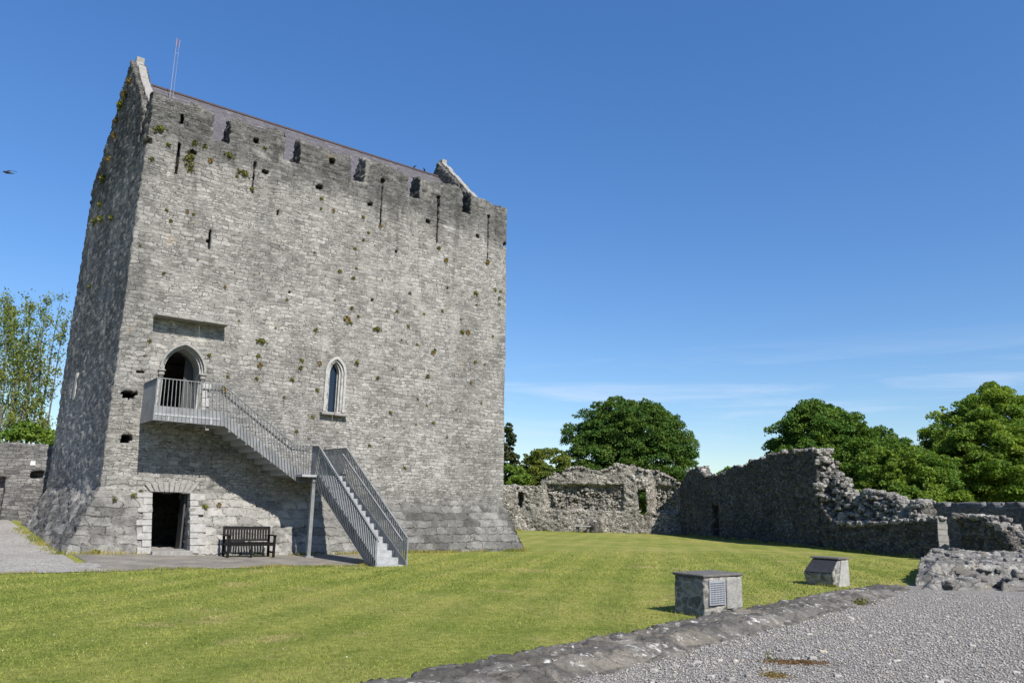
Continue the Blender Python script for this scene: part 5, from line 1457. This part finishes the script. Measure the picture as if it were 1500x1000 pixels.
# clover heads and daisies
fx_, fy_ = scatter_polar(170, 5.5, 16, -.55, .3, rng)
ok = side_of_kerb(fx_, fy_) > .45
fx_, fy_ = fx_[ok], fy_[ok]; n = len(fx_)
V, Q = leaf_quads(np.stack([fx_, fy_, 0 * fx_ + .045], 1), np.tile([0, 0, 3.], (n, 1)), .008, rng)
tag(link('daisies', mesh_np('daisies', V, Q), M['white_tile']), kind='stuff')
# loose stones
px_, py_ = scatter_polar(110000, 4.3, 20, -.25, .66, rng, 1.0)
ok = (side_of_kerb(px_, py_) < -.40) & ((px_ < 13.3) | (py_ < -16.6 - .75 * (px_ - 13.4)))
px_, py_ = px_[ok], py_[ok]; n = len(px_)
rr = np.hypot(px_ - CAM[0], py_ - CAM[1])
s = rng.uniform(.004, .012, n) * np.clip(rr / 8, .8, 1.6)
oc = np.array([[1, 0, 0], [0, 1, 0], [-1, 0, 0], [0, -1, 0], [0, 0, .7], [0, 0, -.7]])
a = rng.uniform(0, 6.28, n); ca, sa = np.cos(a), np.sin(a)
L3 = oc[None] * (rng.uniform(.6, 1.25, (n, 6, 1))) * s[:, None, None]
V = np.stack([px_[:, None] + L3[..., 0] * ca[:, None] * 1.3 - L3[..., 1] * sa[:, None], py_[:, None] + L3[..., 0] * sa[:, None] * 1.3 + L3[..., 1] * ca[:, None], .034 + L3[..., 2] + s[:, None] * .25], 2).reshape(-1, 3)
tri = np.array([[0, 1, 4], [1, 2, 4], [2, 3, 4], [3, 0, 4], [1, 0, 5], [2, 1, 5], [3, 2, 5], [0, 3, 5]])
Q = (tri[None] + 6 * np.arange(n)[:, None, None]).reshape(-1, 3)
tag(link('gravel', mesh_np('gravel', V, Q), M['peb']), kind='stuff')

# tussocks and dry grass left by the mower along walls, kerb and path edges
def fringe(pts, n, w, h, seed):
    rg_ = np.random.default_rng(seed)
    pts = np.array(pts, float); L = np.linalg.norm(np.diff(pts, axis=0), axis=1); c = np.concatenate([[0], np.cumsum(L)])
    u = rg_.uniform(0, c[-1], n); x = np.interp(u, c, pts[:, 0]) + rg_.normal(0, w, n); y = np.interp(u, c, pts[:, 1]) + rg_.normal(0, w, n)
    keep = vnoise(np.stack([x, y, 0 * x], 1), 1.3, seed) > rg_.uniform(-.7, .5, n)
    x, y = x[keep], y[keep]
    return x, y, h * rg_.uniform(.4, 1.3, len(x)) * (1 + .6 * vnoise(np.stack([x, y, 0 * x], 1), 2.1, seed + 1))
FR = []
xx = np.linspace(-9, 1.2, 30); FR.append(fringe(np.stack([xx, path_edge(np.minimum(xx, 1.0))], 1), 2600, .06, .055, 1))
xx = np.linspace(1.0, 6.0, 30); FR.append(fringe(np.stack([xx, path_edge(xx)], 1), 2200, .05, .05, 2))
FR.append(fringe([(-.95, 8), (-.95, -.75), (1.3, -.78)], 2200, .10, .10, 3))
FR.append(fringe([(2.7, -.72), (6.5, -.75)], 900, .06, .08, 4))
FR.append(fringe([(6.8, -.80), (15.2, -.80), (15.5, .5)], 3800, .10, .10, 5))
ka_, kb_ = K0 + kn * .56, K1 + kn * .56
FR.append(fringe([ka_, kb_], 9000, .05, .05, 6))
FR.append(fringe([P_ab(0, -.1), P_ab(27.8, -.1)], 5000, .12, .12, 7))
FR.append(fringe([np.array(FA) - nF * -.1, np.array(FB) - nF * -.1], 3000, .15, .14, 8))
FR.append(fringe([(5.6, -17.27), (5.63, -16.55)], 500, .04, .07, 9)); FR.append(fringe([(12.7, -15.3), (12.65, -14.5)], 400, .05, .07, 10))
x_ = np.concatenate([f[0] for f in FR]); y_ = np.concatenate([f[1] for f in FR]); h_ = np.concatenate([f[2] for f in FR]); n = len(x_)
rr = np.hypot(x_ - CAM[0], y_ - CAM[1]); wd = .003 * np.clip(rr / 7, 1, 5)
an = rng.uniform(0, 6.28, n); le = rng.normal(0, .35, (n, 2)); zt = terrain(x_, y_)
V = np.stack([np.stack([x_ - wd * np.cos(an), y_ - wd * np.sin(an), zt], 1), np.stack([x_ + wd * np.cos(an), y_ + wd * np.sin(an), zt], 1),
              np.stack([x_ + le[:, 0] * h_, y_ + le[:, 1] * h_, zt + h_ + .02], 1)], 1).reshape(-1, 3)
tag(link('edge_grass', mesh_np('edge_grass', V, np.arange(3 * n).reshape(n, 3)), M['edge_blade']), kind='stuff')
# a few larger loose stones lying in the gravel
px_, py_ = scatter_polar(420, 4.6, 18, -.2, .62, np.random.default_rng(5))
ok = (side_of_kerb(px_, py_) < -.65) & ((px_ < 13.0) | (py_ < -17.2 - .75 * (px_ - 13.4)))
tag(stones('large_pebbles', None, np.stack([px_[ok], py_[ok], 0 * px_[ok] + .035], 1), .028, M['peb'], 77), kind='stuff')
